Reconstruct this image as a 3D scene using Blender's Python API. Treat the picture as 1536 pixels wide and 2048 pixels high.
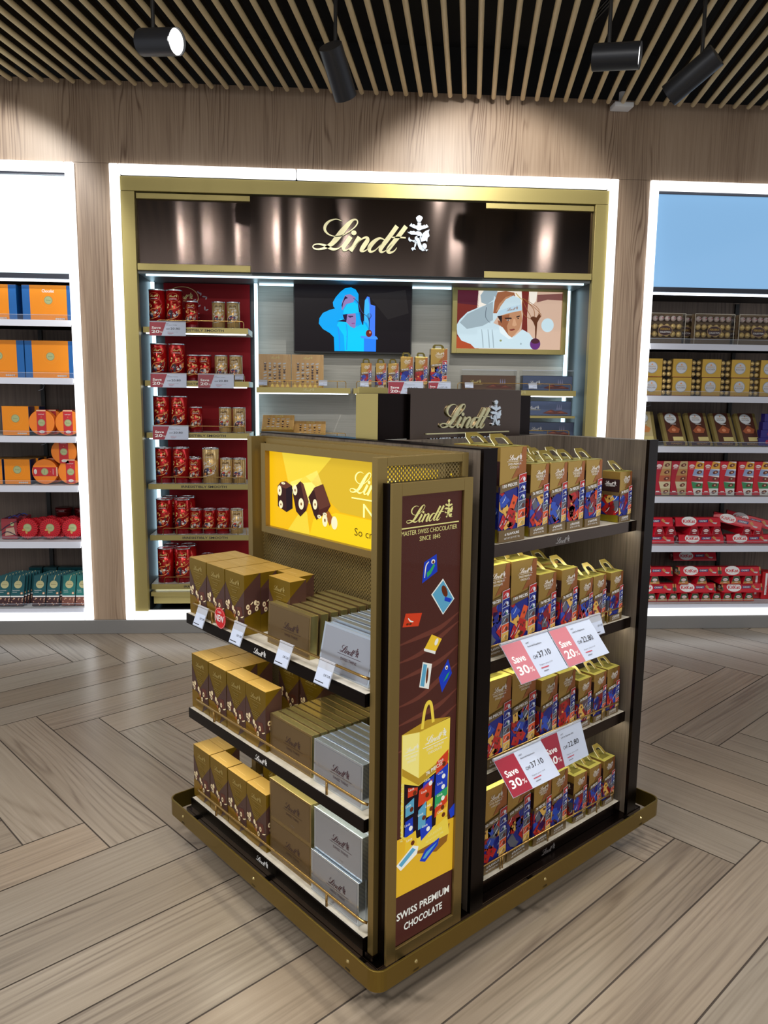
import bpy, math, random
from mathutils import Matrix, Vector
random.seed(7)
PI = math.pi
sc = bpy.context.scene
COL = sc.collection
for o in list(bpy.data.objects): bpy.data.objects.remove(o)

# ------------------------------------------------------------------ camera
cam = bpy.data.cameras.new('camera'); camo = bpy.data.objects.new('camera', cam); COL.objects.link(camo)
yw, pt, rl = math.radians(3.9929), math.radians(-8.4979), math.radians(0.6837)
fw = Vector((math.sin(yw)*math.cos(pt), math.cos(yw)*math.cos(pt), math.sin(pt)))
rt = Vector((math.cos(yw), -math.sin(yw), 0)); up = rt.cross(fw)
r2 = rt*math.cos(rl) + up*math.sin(rl); u2 = -rt*math.sin(rl) + up*math.cos(rl)
m = Matrix((r2, u2, -fw)).transposed().to_4x4(); m.translation = (-0.0659, -5.1697, 1.6)
camo.matrix_world = m
cam.sensor_fit = 'VERTICAL'; cam.sensor_height = 36; cam.lens = 1560.33/2048*36
cam.clip_start = .05; cam.clip_end = 60
sc.camera = camo

# ------------------------------------------------------------------ world, lamps, exposure
w = bpy.data.worlds.new('world'); sc.world = w; w.use_nodes = True
w.node_tree.nodes['Background'].inputs[0].default_value = (.95, .97, 1, 1)
w.node_tree.nodes['Background'].inputs[1].default_value = 0.58
vs = sc.view_settings
vs.view_transform = 'Standard'; vs.look = 'None'; vs.exposure = 0.0; vs.gamma = 1; vs.use_curve_mapping = False

def lamp(name, kind, loc, aim, power, size=.5, sizey=None, col=(1, .97, .92), angle=60, blend=.4):
    l = bpy.data.lights.new(name, kind); l.energy = power; l.color = col
    if kind == 'AREA':
        l.shape = 'RECTANGLE'; l.size = size; l.size_y = sizey or size
    if kind == 'SPOT':
        l.spot_size = math.radians(angle); l.spot_blend = blend; l.shadow_soft_size = size
    o = bpy.data.objects.new(name, l); COL.objects.link(o); o.location = loc
    o.rotation_euler = (Vector(aim)-Vector(loc)).to_track_quat('-Z', 'Y').to_euler()
    return o
for x_, w_, e_ in ((-1.73, .05, 18), (-1.44, .16, 19), (-1.09, .05, 15), (-.71, .05, 22), (-.39, .05, 20), (.09, .12, 18), (1.35, .10, 18), (2.47, .12, 32)):
    lamp('fill_streak_light', 'AREA', (x_, -4.1, 3.38), (x_, -4.1, 0), e_*1.0, w_, .22, (1, .97, .93))  # added fill lamps without fittings, placed to reflect as streaks in the dark header
lamp('rear_fill_light', 'AREA', (-.6, -7.0, 3.3), (0, -2.4, .6), 32, 4.5, 1.2, (1, .97, .94))  # added fill from behind the camera, no fitting hangs there
lamp('spot_on_centre_bay', 'SPOT', (.80, -1.25, 3.36), (.90, .0, 2.55), 92, .03, angle=80, blend=.45)
lamp('spot_on_left_bay', 'SPOT', (-2.15, -1.25, 3.36), (-2.25, 0, 2.45), 85, .03, angle=74, blend=.35)
lamp('spot_on_floor_left', 'SPOT', (-1.2, -1.7, 3.3), (-1.2, -1.3, 0), 70, .05, angle=60, blend=.8)
lamp('spot_on_floor_right', 'SPOT', (1.9, -2.2, 3.3), (2.1, -1.5, 0), 60, .05, angle=70, blend=.8)
lamp('spot_on_stand_left', 'SPOT', (-1.6, -2.9, 3.3), (-.2, -2.9, .7), 45, .06, angle=60, blend=.8)
lamp('spot_on_stand_right', 'SPOT', (1.5, -4.0, 3.3), (.75, -2.9, .7), 45, .06, angle=60, blend=.8)

# ------------------------------------------------------------------ materials
MATS = {}
def lin(c):
    c = c/255
    return c/12.92 if c <= .04045 else ((c+.055)/1.055)**2.4
def M(name, rgb=(200, 200, 200), rough=.5, metal=0, emit=0, spec=.5, alpha=1, coat=0):
    if name in MATS: return MATS[name]
    mt = bpy.data.materials.new(name); mt.use_nodes = True
    b = mt.node_tree.nodes['Principled BSDF']
    c = (lin(rgb[0]), lin(rgb[1]), lin(rgb[2]), 1)
    b.inputs['Base Color'].default_value = c
    b.inputs['Roughness'].default_value = rough; b.inputs['Metallic'].default_value = metal
    b.inputs['Specular IOR Level'].default_value = spec
    if coat: b.inputs['Coat Weight'].default_value = coat; b.inputs['Coat Roughness'].default_value = .08
    if emit:
        b.inputs['Emission Color'].default_value = c; b.inputs['Emission Strength'].default_value = emit
        b.inputs['Base Color'].default_value = (c[0]*.2, c[1]*.2, c[2]*.2, 1)
        b.inputs['Specular IOR Level'].default_value = .12
    if alpha < 1: b.inputs['Alpha'].default_value = alpha
    MATS[name] = mt
    return mt
def N(mt): return mt.node_tree.nodes, mt.node_tree.links, mt.node_tree.nodes['Principled BSDF']
def mth(mt, op, a, b=None, c=None):
    n, l, _ = N(mt); q = n.new('ShaderNodeMath'); q.operation = op
    for i, v in enumerate((a, b, c)):
        if v is None: continue
        if hasattr(v, 'is_linked') or hasattr(v, 'links'): l.new(v, q.inputs[i])
        else: q.inputs[i].default_value = v
    return q.outputs[0]
def ramp(mt, src, stops):
    n, l, _ = N(mt); r = n.new('ShaderNodeValToRGB'); l.new(src, r.inputs[0])
    e = r.color_ramp.elements
    for i, (p, c) in enumerate(stops):
        q = e[i] if i < 2 else e.new(p)
        q.position = p; q.color = (lin(c[0]), lin(c[1]), lin(c[2]), 1)
    return r.outputs[0]
def wood(name, stops, axis='z', scale=1.0, rough=.5, coords='Object', ring=8, line=.5, bump=.15, spec=.5):
    """boards with fibre noise plus thin cathedral growth lines that run along axis"""
    mt = M(name, (150, 130, 110), rough, spec=spec); n, l, b = N(mt)
    tc = n.new('ShaderNodeTexCoord'); src = tc.outputs[coords]
    def mapped(k, kk=1):
        mp = n.new('ShaderNodeMapping'); l.new(src, mp.inputs[0])
        s = {'z': (1, 1, k), 'x': (k, 1, 1), 'y': (1, k, 1)}[axis]; mp.inputs['Scale'].default_value = tuple(scale*kk*q for q in s)
        return mp.outputs[0]
    wv = n.new('ShaderNodeTexWave'); wv.wave_type = 'BANDS'; wv.bands_direction = 'X' if axis == 'z' else ('Y' if axis == 'x' else 'X')
    l.new(mapped(.10), wv.inputs['Vector']); wv.inputs['Scale'].default_value = ring; wv.inputs['Distortion'].default_value = 22
    wv.inputs['Detail'].default_value = .6; wv.inputs['Detail Scale'].default_value = .85; wv.inputs['Detail Roughness'].default_value = .5
    ln = mth(mt, 'POWER', wv.outputs['Fac'], 4.5)
    mk = n.new('ShaderNodeTexNoise'); mk.inputs['Scale'].default_value = 4.2; mk.inputs['Detail'].default_value = 0; l.new(mapped(.16), mk.inputs['Vector'])
    mr = n.new('ShaderNodeMapRange'); l.new(mk.outputs[0], mr.inputs[0]); mr.inputs[1].default_value = .46; mr.inputs[2].default_value = .64
    ln = mth(mt, 'MULTIPLY', ln, mth(mt, 'ADD', mth(mt, 'MULTIPLY', mr.outputs[0], .8), .12))
    fn = n.new('ShaderNodeTexNoise'); fn.inputs['Scale'].default_value = 95; fn.inputs['Detail'].default_value = 4; l.new(mapped(.025), fn.inputs['Vector'])
    lo = n.new('ShaderNodeTexNoise'); lo.inputs['Scale'].default_value = 3; lo.inputs['Detail'].default_value = 2; l.new(mapped(.10), lo.inputs['Vector'])
    base = mth(mt, 'ADD', mth(mt, 'MULTIPLY', fn.outputs[0], .5), mth(mt, 'MULTIPLY', lo.outputs[0], .5))
    val = mth(mt, 'SUBTRACT', base, mth(mt, 'MULTIPLY', ln, line*.45))
    l.new(ramp(mt, val, stops), b.inputs['Base Color'])
    bp = n.new('ShaderNodeBump'); bp.inputs['Strength'].default_value = bump; bp.inputs['Distance'].default_value = .001
    l.new(val, bp.inputs['Height']); l.new(bp.outputs[0], b.inputs['Normal'])
    return mt
ROT = {'dark_brushed_steel': .25, 'sign_steel': .25}
def brushed(name, rgb, rough=.28, wav=.0, vert=False, aniso=0, metal=1, fine=.08):
    mt = M(name, rgb, rough, metal); n, l, b = N(mt)
    tc = n.new('ShaderNodeTexCoord'); mp = n.new('ShaderNodeMapping'); l.new(tc.outputs['Object'], mp.inputs[0])
    mp.inputs['Scale'].default_value = (400, 400, 4) if vert else (3, 3, 500)
    tg = n.new('ShaderNodeTangent'); tg.direction_type = 'RADIAL'; tg.axis = 'Z'; l.new(tg.outputs[0], b.inputs['Tangent']); b.inputs['Anisotropic'].default_value = aniso; b.inputs['Anisotropic Rotation'].default_value = ROT.get(name, 0)
    nz = n.new('ShaderNodeTexNoise'); nz.inputs['Scale'].default_value = 1; l.new(mp.outputs[0], nz.inputs['Vector'])
    bp = n.new('ShaderNodeBump'); bp.inputs['Strength'].default_value = fine; bp.inputs['Distance'].default_value = .0015
    l.new(nz.outputs[0], bp.inputs['Height'])
    last = bp
    if wav:
        m3 = n.new('ShaderNodeMapping'); l.new(tc.outputs['Object'], m3.inputs[0]); m3.inputs['Scale'].default_value = (7, 7, .12)
        n3 = n.new('ShaderNodeTexNoise'); n3.inputs['Scale'].default_value = 1; n3.inputs['Detail'].default_value = 0; l.new(m3.outputs[0], n3.inputs['Vector'])
        b3 = n.new('ShaderNodeBump'); b3.inputs['Strength'].default_value = 1; b3.inputs['Distance'].default_value = wav
        l.new(n3.outputs[0], b3.inputs['Height']); l.new(bp.outputs[0], b3.inputs['Normal']); last = b3
    l.new(last.outputs[0], b.inputs['Normal'])
    return mt
def speck(name, rgb, rgb2, rough, scale, metal=0):
    mt = M(name, rgb, rough, metal); n, l, b = N(mt)
    tc = n.new('ShaderNodeTexCoord'); nz = n.new('ShaderNodeTexNoise'); nz.inputs['Scale'].default_value = scale
    l.new(tc.outputs['Object'], nz.inputs['Vector'])
    l.new(ramp(mt, nz.outputs[0], [(.35, rgb), (.65, rgb2)]), b.inputs['Base Color'])
    return mt

WALLW = wood('wall_wood', [(.22, (110, 86, 68)), (.48, (160, 137, 115)), (.75, (180, 158, 136))], 'z', 1.0, .42, ring=15, line=.6)
FLOORW = wood('floor_planks', [(.28, (108, 95, 82)), (.46, (137, 124, 108)), (.72, (157, 144, 128))], 'x', .85, .30, coords='UV', ring=10, line=.36, bump=.1)
n_, l_, b_ = N(FLOORW)
at = n_.new('ShaderNodeAttribute'); at.attribute_name = 'tone'
mx = n_.new('ShaderNodeMixRGB'); mx.blend_type = 'MULTIPLY'; mx.inputs[0].default_value = 1
src = b_.inputs['Base Color'].links[0].from_socket
l_.new(src, mx.inputs[1]); l_.new(at.outputs['Color'], mx.inputs[2]); l_.new(mx.outputs[0], b_.inputs['Base Color'])
DWOOD = wood('dark_laminate', [(.28, (58, 50, 44)), (.5, (84, 75, 66)), (.78, (112, 101, 90))], 'z', 2.2, .42, ring=5, line=.3)
BWOOD = wood('bay_back_wood', [(.28, (90, 76, 68)), (.5, (118, 101, 90)), (.78, (140, 122, 108))], 'z', 1.0, .55, ring=7, line=.6)
GWOOD = wood('grey_laminate', [(.28, (150, 148, 140)), (.5, (172, 171, 163)), (.78, (188, 187, 180))], 'x', 1.5, .45, ring=4, line=.15)
SHELFTOP = speck('shelf_top_laminate', (178, 172, 158), (196, 190, 178), .4, 30)
GOLD = brushed('champagne_gold_metal', (146, 124, 74), .38, metal=.75)
GOLDW = brushed('bay_gold_metal', (172, 158, 100), .42, metal=.6)
BUMPM = brushed('bumper_bronze', (128, 107, 48), .28, metal=.85)
DSTEEL = brushed('dark_brushed_steel', (70, 61, 57), .11, wav=.0014, aniso=.95, fine=0)
DBRONZE = brushed('dark_bronze_steel', (60, 48, 42), .25, wav=.0)
DBLACK = brushed('black_bronze', (38, 32, 32), .3)
SIGNM = brushed('sign_steel', (92, 80, 74), .14, wav=.0018, aniso=.95, fine=0)
SIDEM = brushed('bay_side_steel', (58, 60, 62), .35, vert=True, metal=.7)
RAIL = M('brass_rail', (176, 142, 84), .25, .9)
LED = M('led_white', (255, 255, 255), .5, emit=1.9)
LEDB = M('led_cool', (200, 238, 255), .5, emit=3)
LEDS = M('led_shelf', (235, 245, 255), .5, emit=4)
LEDU = M('led_under', (255, 248, 225), .5, emit=22)
WHITE = M('white_paint', (226, 228, 232), .4)
STRIPW = M('price_rail_white', (214, 218, 232), .3)
KICK = M('kick_aluminium', (150, 150, 150), .35, .55)
BLACK = M('black_plastic', (18, 18, 20), .45)
BLACKM = M('spot_black', (40, 42, 48), .4, .3)
VOID = M('ceiling_void', (6, 6, 8), .9)
SLAT = wood('slat_bamboo', [(.25, (206, 182, 134)), (.5, (228, 206, 160)), (.8, (238, 220, 180))], 'y', 6, .34, ring=1, line=.1, bump=.03)
GLASS = M('clear_acrylic', (120, 125, 132), .08, alpha=.14)
HOLDER = M('tag_holder', (205, 210, 222), .2, alpha=.55)
SILVER = M('silver_emblem', (205, 218, 232), .25, .7)
LETTER = M('letter_champagne', (205, 200, 160), .28, .8)
PRINTG = M('print_gold', (224, 208, 130), .4)
PRINTW = M('print_white', (240, 240, 240), .45)
CARD = M('card_white', (192, 202, 224), .4)
CARDR = M('card_red', (150, 30, 52), .4)
INK = M('ink_dark', (38, 34, 40), .5)
INKG = M('ink_grey', (120, 122, 135), .5)
INKR = M('ink_red', (190, 70, 85), .5)
REDBACK = M('red_backing', (126, 1, 12), .6, spec=.2)
def perf():
    mt = M('perforated_bronze', (146, 126, 80), .4, .5); n, l, b = N(mt)
    tc = n.new('ShaderNodeTexCoord'); s = n.new('ShaderNodeSeparateXYZ'); l.new(tc.outputs['Object'], s.inputs[0])
    h = mth(mt, 'ADD', s.outputs[0], s.outputs[1])
    P = 1/.0088
    a = mth(mt, 'MULTIPLY', mth(mt, 'ADD', h, s.outputs[2]), P*.7071); c = mth(mt, 'MULTIPLY', mth(mt, 'SUBTRACT', h, s.outputs[2]), P*.7071)
    fa = mth(mt, 'SUBTRACT', mth(mt, 'FRACT', a), .5); fc = mth(mt, 'SUBTRACT', mth(mt, 'FRACT', c), .5)
    r = mth(mt, 'SQRT', mth(mt, 'ADD', mth(mt, 'MULTIPLY', fa, fa), mth(mt, 'MULTIPLY', fc, fc)))
    l.new(mth(mt, 'GREATER_THAN', r, .40), b.inputs['Alpha'])
    return mt
PERF = perf()

# ------------------------------------------------------------------ mesh builder
EPS = .0005
_txt = {}
def text_mesh(s, bold=False):
    k = (s, bold)
    if k not in _txt:
        cu = bpy.data.curves.new('t', 'FONT'); cu.body = s; cu.size = 1; cu.resolution_u = 2
        if bold: cu.offset = .022
        ob = bpy.data.objects.new('t', cu); COL.objects.link(ob)
        dg = bpy.context.evaluated_depsgraph_get(); me = ob.evaluated_get(dg).to_mesh()
        V = [(v.co.x, v.co.y) for v in me.vertices]; F = [tuple(p.vertices) for p in me.polygons]
        ob.evaluated_get(dg).to_mesh_clear(); bpy.data.objects.remove(ob); bpy.data.curves.remove(cu)
        xs = [v[0] for v in V] or [0]
        _txt[k] = (V, F, min(xs), max(xs))
    return _txt[k]
def FR(ox=0, oy=0, oz=0): return lambda x, y, l=0: (ox+x, oy-l, oz+y)
def SR(ox=0, oy=0, oz=0): return lambda x, y, l=0: (ox+l, oy+x, oz+y)
def SL(ox=0, oy=0, oz=0): return lambda x, y, l=0: (ox-l, oy-x, oz+y)
def TP(ox=0, oy=0, oz=0): return lambda x, y, l=0: (ox+x, oy+y, oz+l)
def CY(r, oz=0): return lambda x, y, l=0: ((r+l)*math.sin(x/r), -(r+l)*math.cos(x/r), oz+y)
def TF(f, dx=0, dy=0, s=1, rot=0, sk=0, sy=None):
    c, q = math.cos(rot), math.sin(rot); sy = s if sy is None else sy
    return lambda x, y, l=0: f(dx+(x*c*s-y*q*sy)+sk*y*sy, dy+x*q*s+y*c*sy, l)
def inset(f, g): return lambda x, y, l=0: f(x, y, l)
class MB:
    def __init__(s): s.v = []; s.f = []; s.m = []; s.mats = []
    def mi(s, mat):
        if mat not in s.mats: s.mats.append(mat)
        return s.mats.index(mat)
    def add(s, V, F, mat):
        k = len(s.v); i = s.mi(mat); s.v += [tuple(p) for p in V]
        for f in F: s.f.append(tuple(k+a for a in f)); s.m.append(i)
        return s
    def box(s, x0, y0, z0, x1, y1, z1, mat, tm=None):
        V = [(x, y, z) for z in (z0, z1) for y in (y0, y1) for x in (x0, x1)]
        if tm is not None: V = [tuple(tm @ Vector(p)) for p in V]
        return s.add(V, [(0, 2, 3, 1), (4, 5, 7, 6), (0, 1, 5, 4), (1, 3, 7, 5), (3, 2, 6, 7), (2, 0, 4, 6)], mat)
    def frame(s, x0, z0, x1, z1, w, y0, y1, mat, f=None):
        """rectangular picture frame in the X-Z plane"""
        s.box(x0, y0, z0, x0+w, y1, z1, mat); s.box(x1-w, y0, z0, x1, y1, z1, mat)
        s.box(x0+w, y0, z0, x1-w, y1, z0+w, mat); s.box(x0+w, y0, z1-w, x1-w, y1, z1, mat); return s
    def prism(s, pts, y0, y1, mat, ax='y'):
        g = {'y': lambda p, t: (p[0], t, p[1]), 'x': lambda p, t: (t, p[0], p[1]), 'z': lambda p, t: (p[0], p[1], t)}[ax]
        n = len(pts); V = [g(p, y0) for p in pts]+[g(p, y1) for p in pts]
        F = [tuple(range(n)), tuple(range(2*n-1, n-1, -1))]+[(i, i+n, (i+1) % n+n, (i+1) % n) for i in range(n)]
        return s.add(V, F, mat)
    def cyl(s, p0, p1, r0, r1, mat, n=24, caps=True):
        p0, p1 = Vector(p0), Vector(p1); d = (p1-p0).normalized()
        a = d.orthogonal().normalized(); b = d.cross(a)
        V = [p0+(a*math.cos(t)+b*math.sin(t))*r0 for t in [2*PI*i/n for i in range(n)]]+[p1+(a*math.cos(t)+b*math.sin(t))*r1 for t in [2*PI*i/n for i in range(n)]]
        F = [(i, (i+1) % n, (i+1) % n+n, i+n) for i in range(n)]
        if caps: F += [tuple(range(n-1, -1, -1)), tuple(range(n, 2*n))]
        return s.add(V, F, mat)
    def lathe(s, prof, mat, n=28, c=(0, 0, 0)):
        V = []; F = []
        for r, z in prof: V += [(c[0]+r*math.cos(2*PI*i/n), c[1]+r*math.sin(2*PI*i/n), c[2]+z) for i in range(n)]
        for k in range(len(prof)-1):
            for i in range(n): F.append((k*n+i, k*n+(i+1) % n, (k+1)*n+(i+1) % n, (k+1)*n+i))
        F += [tuple(range(n-1, -1, -1)), tuple((len(prof)-1)*n+i for i in range(n))]
        return s.add(V, F, mat)
    def tube(s, path, r, mat, n=8, closed=False):
        P = [Vector(p) for p in path]; V = []; F = []; L = len(P); pa = None
        for i, p in enumerate(P):
            if closed: d = P[(i+1) % L]-P[i-1]
            else: d = P[min(i+1, L-1)]-P[max(i-1, 0)]
            d.normalize()
            a = d.orthogonal().normalized() if pa is None else (pa-d*pa.dot(d)).normalized()
            pa = a; b = d.cross(a)
            V += [p+(a*math.cos(2*PI*k/n)+b*math.sin(2*PI*k/n))*r for k in range(n)]
        for i in range(L if closed else L-1):
            j = (i+1) % L
            for k in range(n): F.append((i*n+k, i*n+(k+1) % n, j*n+(k+1) % n, j*n+k))
        if not closed: F += [tuple(range(n-1, -1, -1)), tuple((L-1)*n+k for k in range(n))]
        return s.add(V, F, mat)
    def sphere(s, c, r, mat, n=10, sz=1):
        prof = [(max(r*math.sin(PI*i/(n-2)), r*.02), -r*sz*math.cos(PI*i/(n-2))) for i in range(n-1)]
        return s.lathe(prof, mat, n, c)
    # ---- flat print through a map f(x,y,l)
    def P(s, f, pts, mat, l=1): return s.add([f(x, y, l*EPS) for x, y in pts], [tuple(range(len(pts)))], mat)
    def R(s, f, x0, y0, x1, y1, mat, l=1, n=1):
        for i in range(n):
            a = x0+(x1-x0)*i/n; b = x0+(x1-x0)*(i+1)/n
            s.P(f, [(a, y0), (b, y0), (b, y1), (a, y1)], mat, l)
        return s
    def E(s, f, cx, cy, rx, ry, mat, l=1, n=16, rot=0):
        c, q = math.cos(rot), math.sin(rot)
        return s.P(f, [(cx+rx*math.cos(t)*c-ry*math.sin(t)*q, cy+rx*math.cos(t)*q+ry*math.sin(t)*c) for t in [2*PI*i/n for i in range(n)]], mat, l)
    def ring(s, f, cx, cy, rx, ry, w, mat, l=1, n=24):
        t = [2*PI*i/n for i in range(n)]
        for i in range(n):
            a, b = t[i], t[(i+1) % n]
            s.P(f, [(cx+rx*math.cos(a), cy+ry*math.sin(a)), (cx+(rx+w)*math.cos(a), cy+(ry+w)*math.sin(a)), (cx+(rx+w)*math.cos(b), cy+(ry+w)*math.sin(b)), (cx+rx*math.cos(b), cy+ry*math.sin(b))], mat, l)
        return s
    def T(s, f, txt, x, y, size, mat, al='c', l=2, bold=False, wide=None, sk=0):
        V, F, a, b = text_mesh(txt, bold); W = max(b-a, 1e-6); sx = size if wide is None else wide/W
        off = {'c': -(a+b)/2, 'l': -a, 'r': -b}[al]
        return s.add([f(x+(vx+off)*sx+sk*vy*size, y+vy*size, l*EPS) for vx, vy in V], F, mat)
    def rib(s, f, pts, mat, l=1, k=4, depth=0):
        """calligraphic stroke: (x, y, half width) control points, smoothed"""
        Q = []
        n = len(pts)
        for i in range(n-1):
            p0, p1, p2, p3 = pts[max(i-1, 0)], pts[i], pts[i+1], pts[min(i+2, n-1)]
            for j in range(k):
                t = j/k
                Q.append(tuple(.5*((2*p1[c])+(-p0[c]+p2[c])*t+(2*p0[c]-5*p1[c]+4*p2[c]-p3[c])*t*t+(-p0[c]+3*p1[c]-3*p2[c]+p3[c])*t**3) for c in range(3)))
        Q.append(pts[-1])
        A = []; B = []
        for i, (x, y, wd) in enumerate(Q):
            a, b = Q[max(i-1, 0)], Q[min(i+1, len(Q)-1)]
            dx, dy = b[0]-a[0], b[1]-a[1]; L = math.hypot(dx, dy) or 1; wd = max(wd, 1e-6)
            A.append((x-dy/L*wd, y+dx/L*wd)); B.append((x+dy/L*wd, y-dx/L*wd))
        m_ = len(Q); V = [f(x, y, l*EPS) for x, y in A]+[f(x, y, l*EPS) for x, y in B]
        F = [(i, i+m_, i+1+m_, i+1) for i in range(m_-1)]
        if depth:
            V += [f(x, y, l*EPS-depth) for x, y in A]+[f(x, y, l*EPS-depth) for x, y in B]
            F += [(i, i+1, i+1+2*m_, i+2*m_) for i in range(m_-1)]+[(i+m_, i+3*m_, i+1+3*m_, i+1+m_) for i in range(m_-1)]
        return s.add(V, F, mat)
    def build(s, name, parent=None, bevel=0, seg=2, smooth=False):
        me = s.mesh(name, smooth); o = bpy.data.objects.new(name, me); COL.objects.link(o)
        if parent is not None: o.parent = parent
        if bevel:
            b = o.modifiers.new('bevel', 'BEVEL'); b.width = bevel; b.segments = seg; b.limit_method = 'ANGLE'
        return o
    def mesh(s, name, smooth=False):
        me = bpy.data.meshes.new(name); me.from_pydata(s.v, [], s.f)
        for mt in s.mats: me.materials.append(mt)
        me.polygons.foreach_set('material_index', s.m)
        if smooth:
            me.polygons.foreach_set('use_smooth', [len(f) == 4 for f in s.f])
        me.update(); return me

# brand script and crest, traced as strokes (units: pixels of a 1065 wide word)
SCRIPT = [
 [(436, 160, 2), (370, 140, 5), (300, 158, 10), (250, 205, 16), (243, 258, 14), (285, 303, 7), (355, 322, 5), (430, 312, 5), (500, 275, 5), (570, 220, 6), (602, 172, 7), (590, 140, 7), (550, 145, 12), (495, 195, 24), (435, 265, 30), (375, 340, 30), (320, 400, 24), (260, 438, 16), (200, 460, 10), (140, 462, 7), (110, 440, 6), (130, 414, 5), (190, 409, 8), (260, 430, 14), (330, 460, 14), (390, 450, 7), (432, 420, 4)],
 [(528, 320, 24), (490, 375, 24), (450, 430, 22), (458, 467, 12), (505, 452, 4), (560, 395, 3)],
 [(625, 322, 24), (575, 400, 23), (525, 475, 22)],
 [(560, 445, 3), (635, 355, 6), (695, 325, 12), (715, 352, 22), (668, 425, 24), (645, 468, 16), (690, 468, 6), (745, 415, 3)],
 [(905, 345, 4), (850, 330, 11), (785, 370, 21), (738, 430, 22), (745, 474, 14), (800, 460, 6), (880, 380, 3)],
 [(1042, 195, 24), (955, 315, 24), (868, 430, 23), (868, 475, 14), (920, 460, 4), (985, 395, 3)],
 [(1142, 195, 24), (1050, 315, 24), (952, 440, 23), (957, 481, 15), (1010, 465, 7), (1042, 425, 3)],
 [(985, 318, 7), (1060, 316, 8), (1140, 318, 8)]]
CREST = [
 [(540, 320), (580, 280), (630, 240), (680, 220), (730, 250), (790, 280), (810, 330), (760, 420), (730, 470), (610, 470), (570, 400)],
 [(615, 490), (735, 490), (755, 550), (730, 610), (670, 650), (620, 610), (600, 550)],
 [(285, 630), (370, 520), (420, 600), (440, 550), (500, 580), (540, 620), (610, 600), (670, 660), (730, 600), (800, 620), (880, 570), (915, 610), (965, 545), (1045, 655), (900, 720), (760, 760), (690, 800), (620, 790), (560, 740), (430, 700)],
 [(230, 830), (265, 880), (340, 815), (400, 830), (470, 810), (530, 850), (620, 820), (740, 850), (800, 930), (790, 1040), (700, 1090), (600, 1060), (620, 970), (500, 960), (360, 960), (310, 920), (240, 900)],
 [(560, 1000), (720, 1000), (690, 1100), (760, 1300), (830, 1420), (920, 1540), (830, 1570), (700, 1500), (640, 1380), (600, 1260), (540, 1180), (500, 1080)],
 [(720, 1100), (840, 880), (940, 800), (1080, 750), (1050, 850), (1090, 1000), (1020, 1060), (1000, 1210), (940, 1170), (760, 1220)],
 [(520, 1150), (430, 1170), (330, 1130), (290, 1040), (250, 1100), (260, 1170), (320, 1230), (400, 1200), (500, 1260)],
 [(540, 1180), (600, 1210), (560, 1380), (520, 1450), (560, 1530), (480, 1520), (430, 1570), (370, 1490), (420, 1430), (490, 1440), (500, 1330)],
 [(930, 1500), (1050, 1510), (970, 1580)]]
def logo(mb, f, cx, y0, wd, mat, cm=None, l=2, k=3, depth=0, crest=True, sk=0):
    """word and crest centred on cx, baseline y0, total width wd"""
    s = wd/1310; g = TF(f, cx-wd/2-100*s, y0+475*s, s, sy=-s, sk=sk)
    for st in SCRIPT: mb.rib(g, st, mat, l, k, depth)
    mb.E(g, 562, 280, 30, 26, mat, l, 10 if k < 3 else 16)
    if crest:
        q = 1536/80*.1823*1.0  # crest px -> word px
        h = TF(f, cx-wd/2-100*s+1097*s, y0+475*s-10*s, s/3.52*1.0, sy=-s/3.52)
        h2 = lambda x, y, ll=0: h(x, y+0, ll)
        for pl in CREST:
            mb.P(h2, pl, cm or mat, l)
            if depth:
                n = len(pl)
                mb.add([h2(x, y, l*EPS) for x, y in pl]+[h2(x, y, l*EPS-depth) for x, y in pl], [(i, (i+1) % n, (i+1) % n+n, i+n) for i in range(n)], cm or mat)
        mb.E(h2, 900, 1380, 95, 110, cm or mat, l, 12)

# ------------------------------------------------------------------ scene graph helpers
def tag(o, label=None, cat=None, group=None, kind=None):
    if label: o['label'] = label
    if cat: o['category'] = cat
    if group: o['group'] = group
    if kind: o['kind'] = kind
    return o
def empty(name, loc, rz=0, label=None, cat=None, group=None, rot=None):
    o = bpy.data.objects.new(name, None); COL.objects.link(o); o.location = loc; o.empty_display_size = .02
    o.rotation_euler = rot or (0, 0, rz); return tag(o, label, cat, group)
class Kit:
    """a kind of thing: parts as (name, mesh, sub-parts); put() makes an individual with its own part objects"""
    def __init__(s, name, cat): s.name = name; s.cat = cat; s.parts = []
    def part(s, name, mb, subs=(), bevel=0, smooth=False):
        s.parts.append((name, mb.mesh(name, smooth), [(n, b.mesh(n)) for n, b in subs], bevel)); return s
    def put(s, loc, rz=0, label='', group=None, rot=None):
        if len(s.parts) == 1 and not s.parts[0][2]:
            nm, me, _, bv = s.parts[0]
            o = bpy.data.objects.new(s.name, me); COL.objects.link(o); o.location = loc; o.rotation_euler = rot or (0, 0, rz)
            if bv: bb = o.modifiers.new('bevel', 'BEVEL'); bb.width = bv; bb.segments = 2; bb.limit_method = 'ANGLE'
            return tag(o, label, s.cat, group)
        root = empty(s.name, loc, rz, label, s.cat, group, rot)
        for nm, me, subs, bv in s.parts:
            o = bpy.data.objects.new(nm, me); COL.objects.link(o); o.parent = root
            if bv: bb = o.modifiers.new('bevel', 'BEVEL'); bb.width = bv; bb.segments = 2; bb.limit_method = 'ANGLE'
            for n2, m2 in subs:
                q = bpy.data.objects.new(n2, m2); COL.objects.link(q); q.parent = o
        return root
ORD = ['first', 'second', 'third', 'fourth', 'fifth', 'sixth', 'seventh', 'eighth', 'ninth', 'tenth', 'eleventh', 'twelfth']
def struct(name, mb, bevel=0): return tag(mb.build(name, None, bevel), kind='structure')

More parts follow.
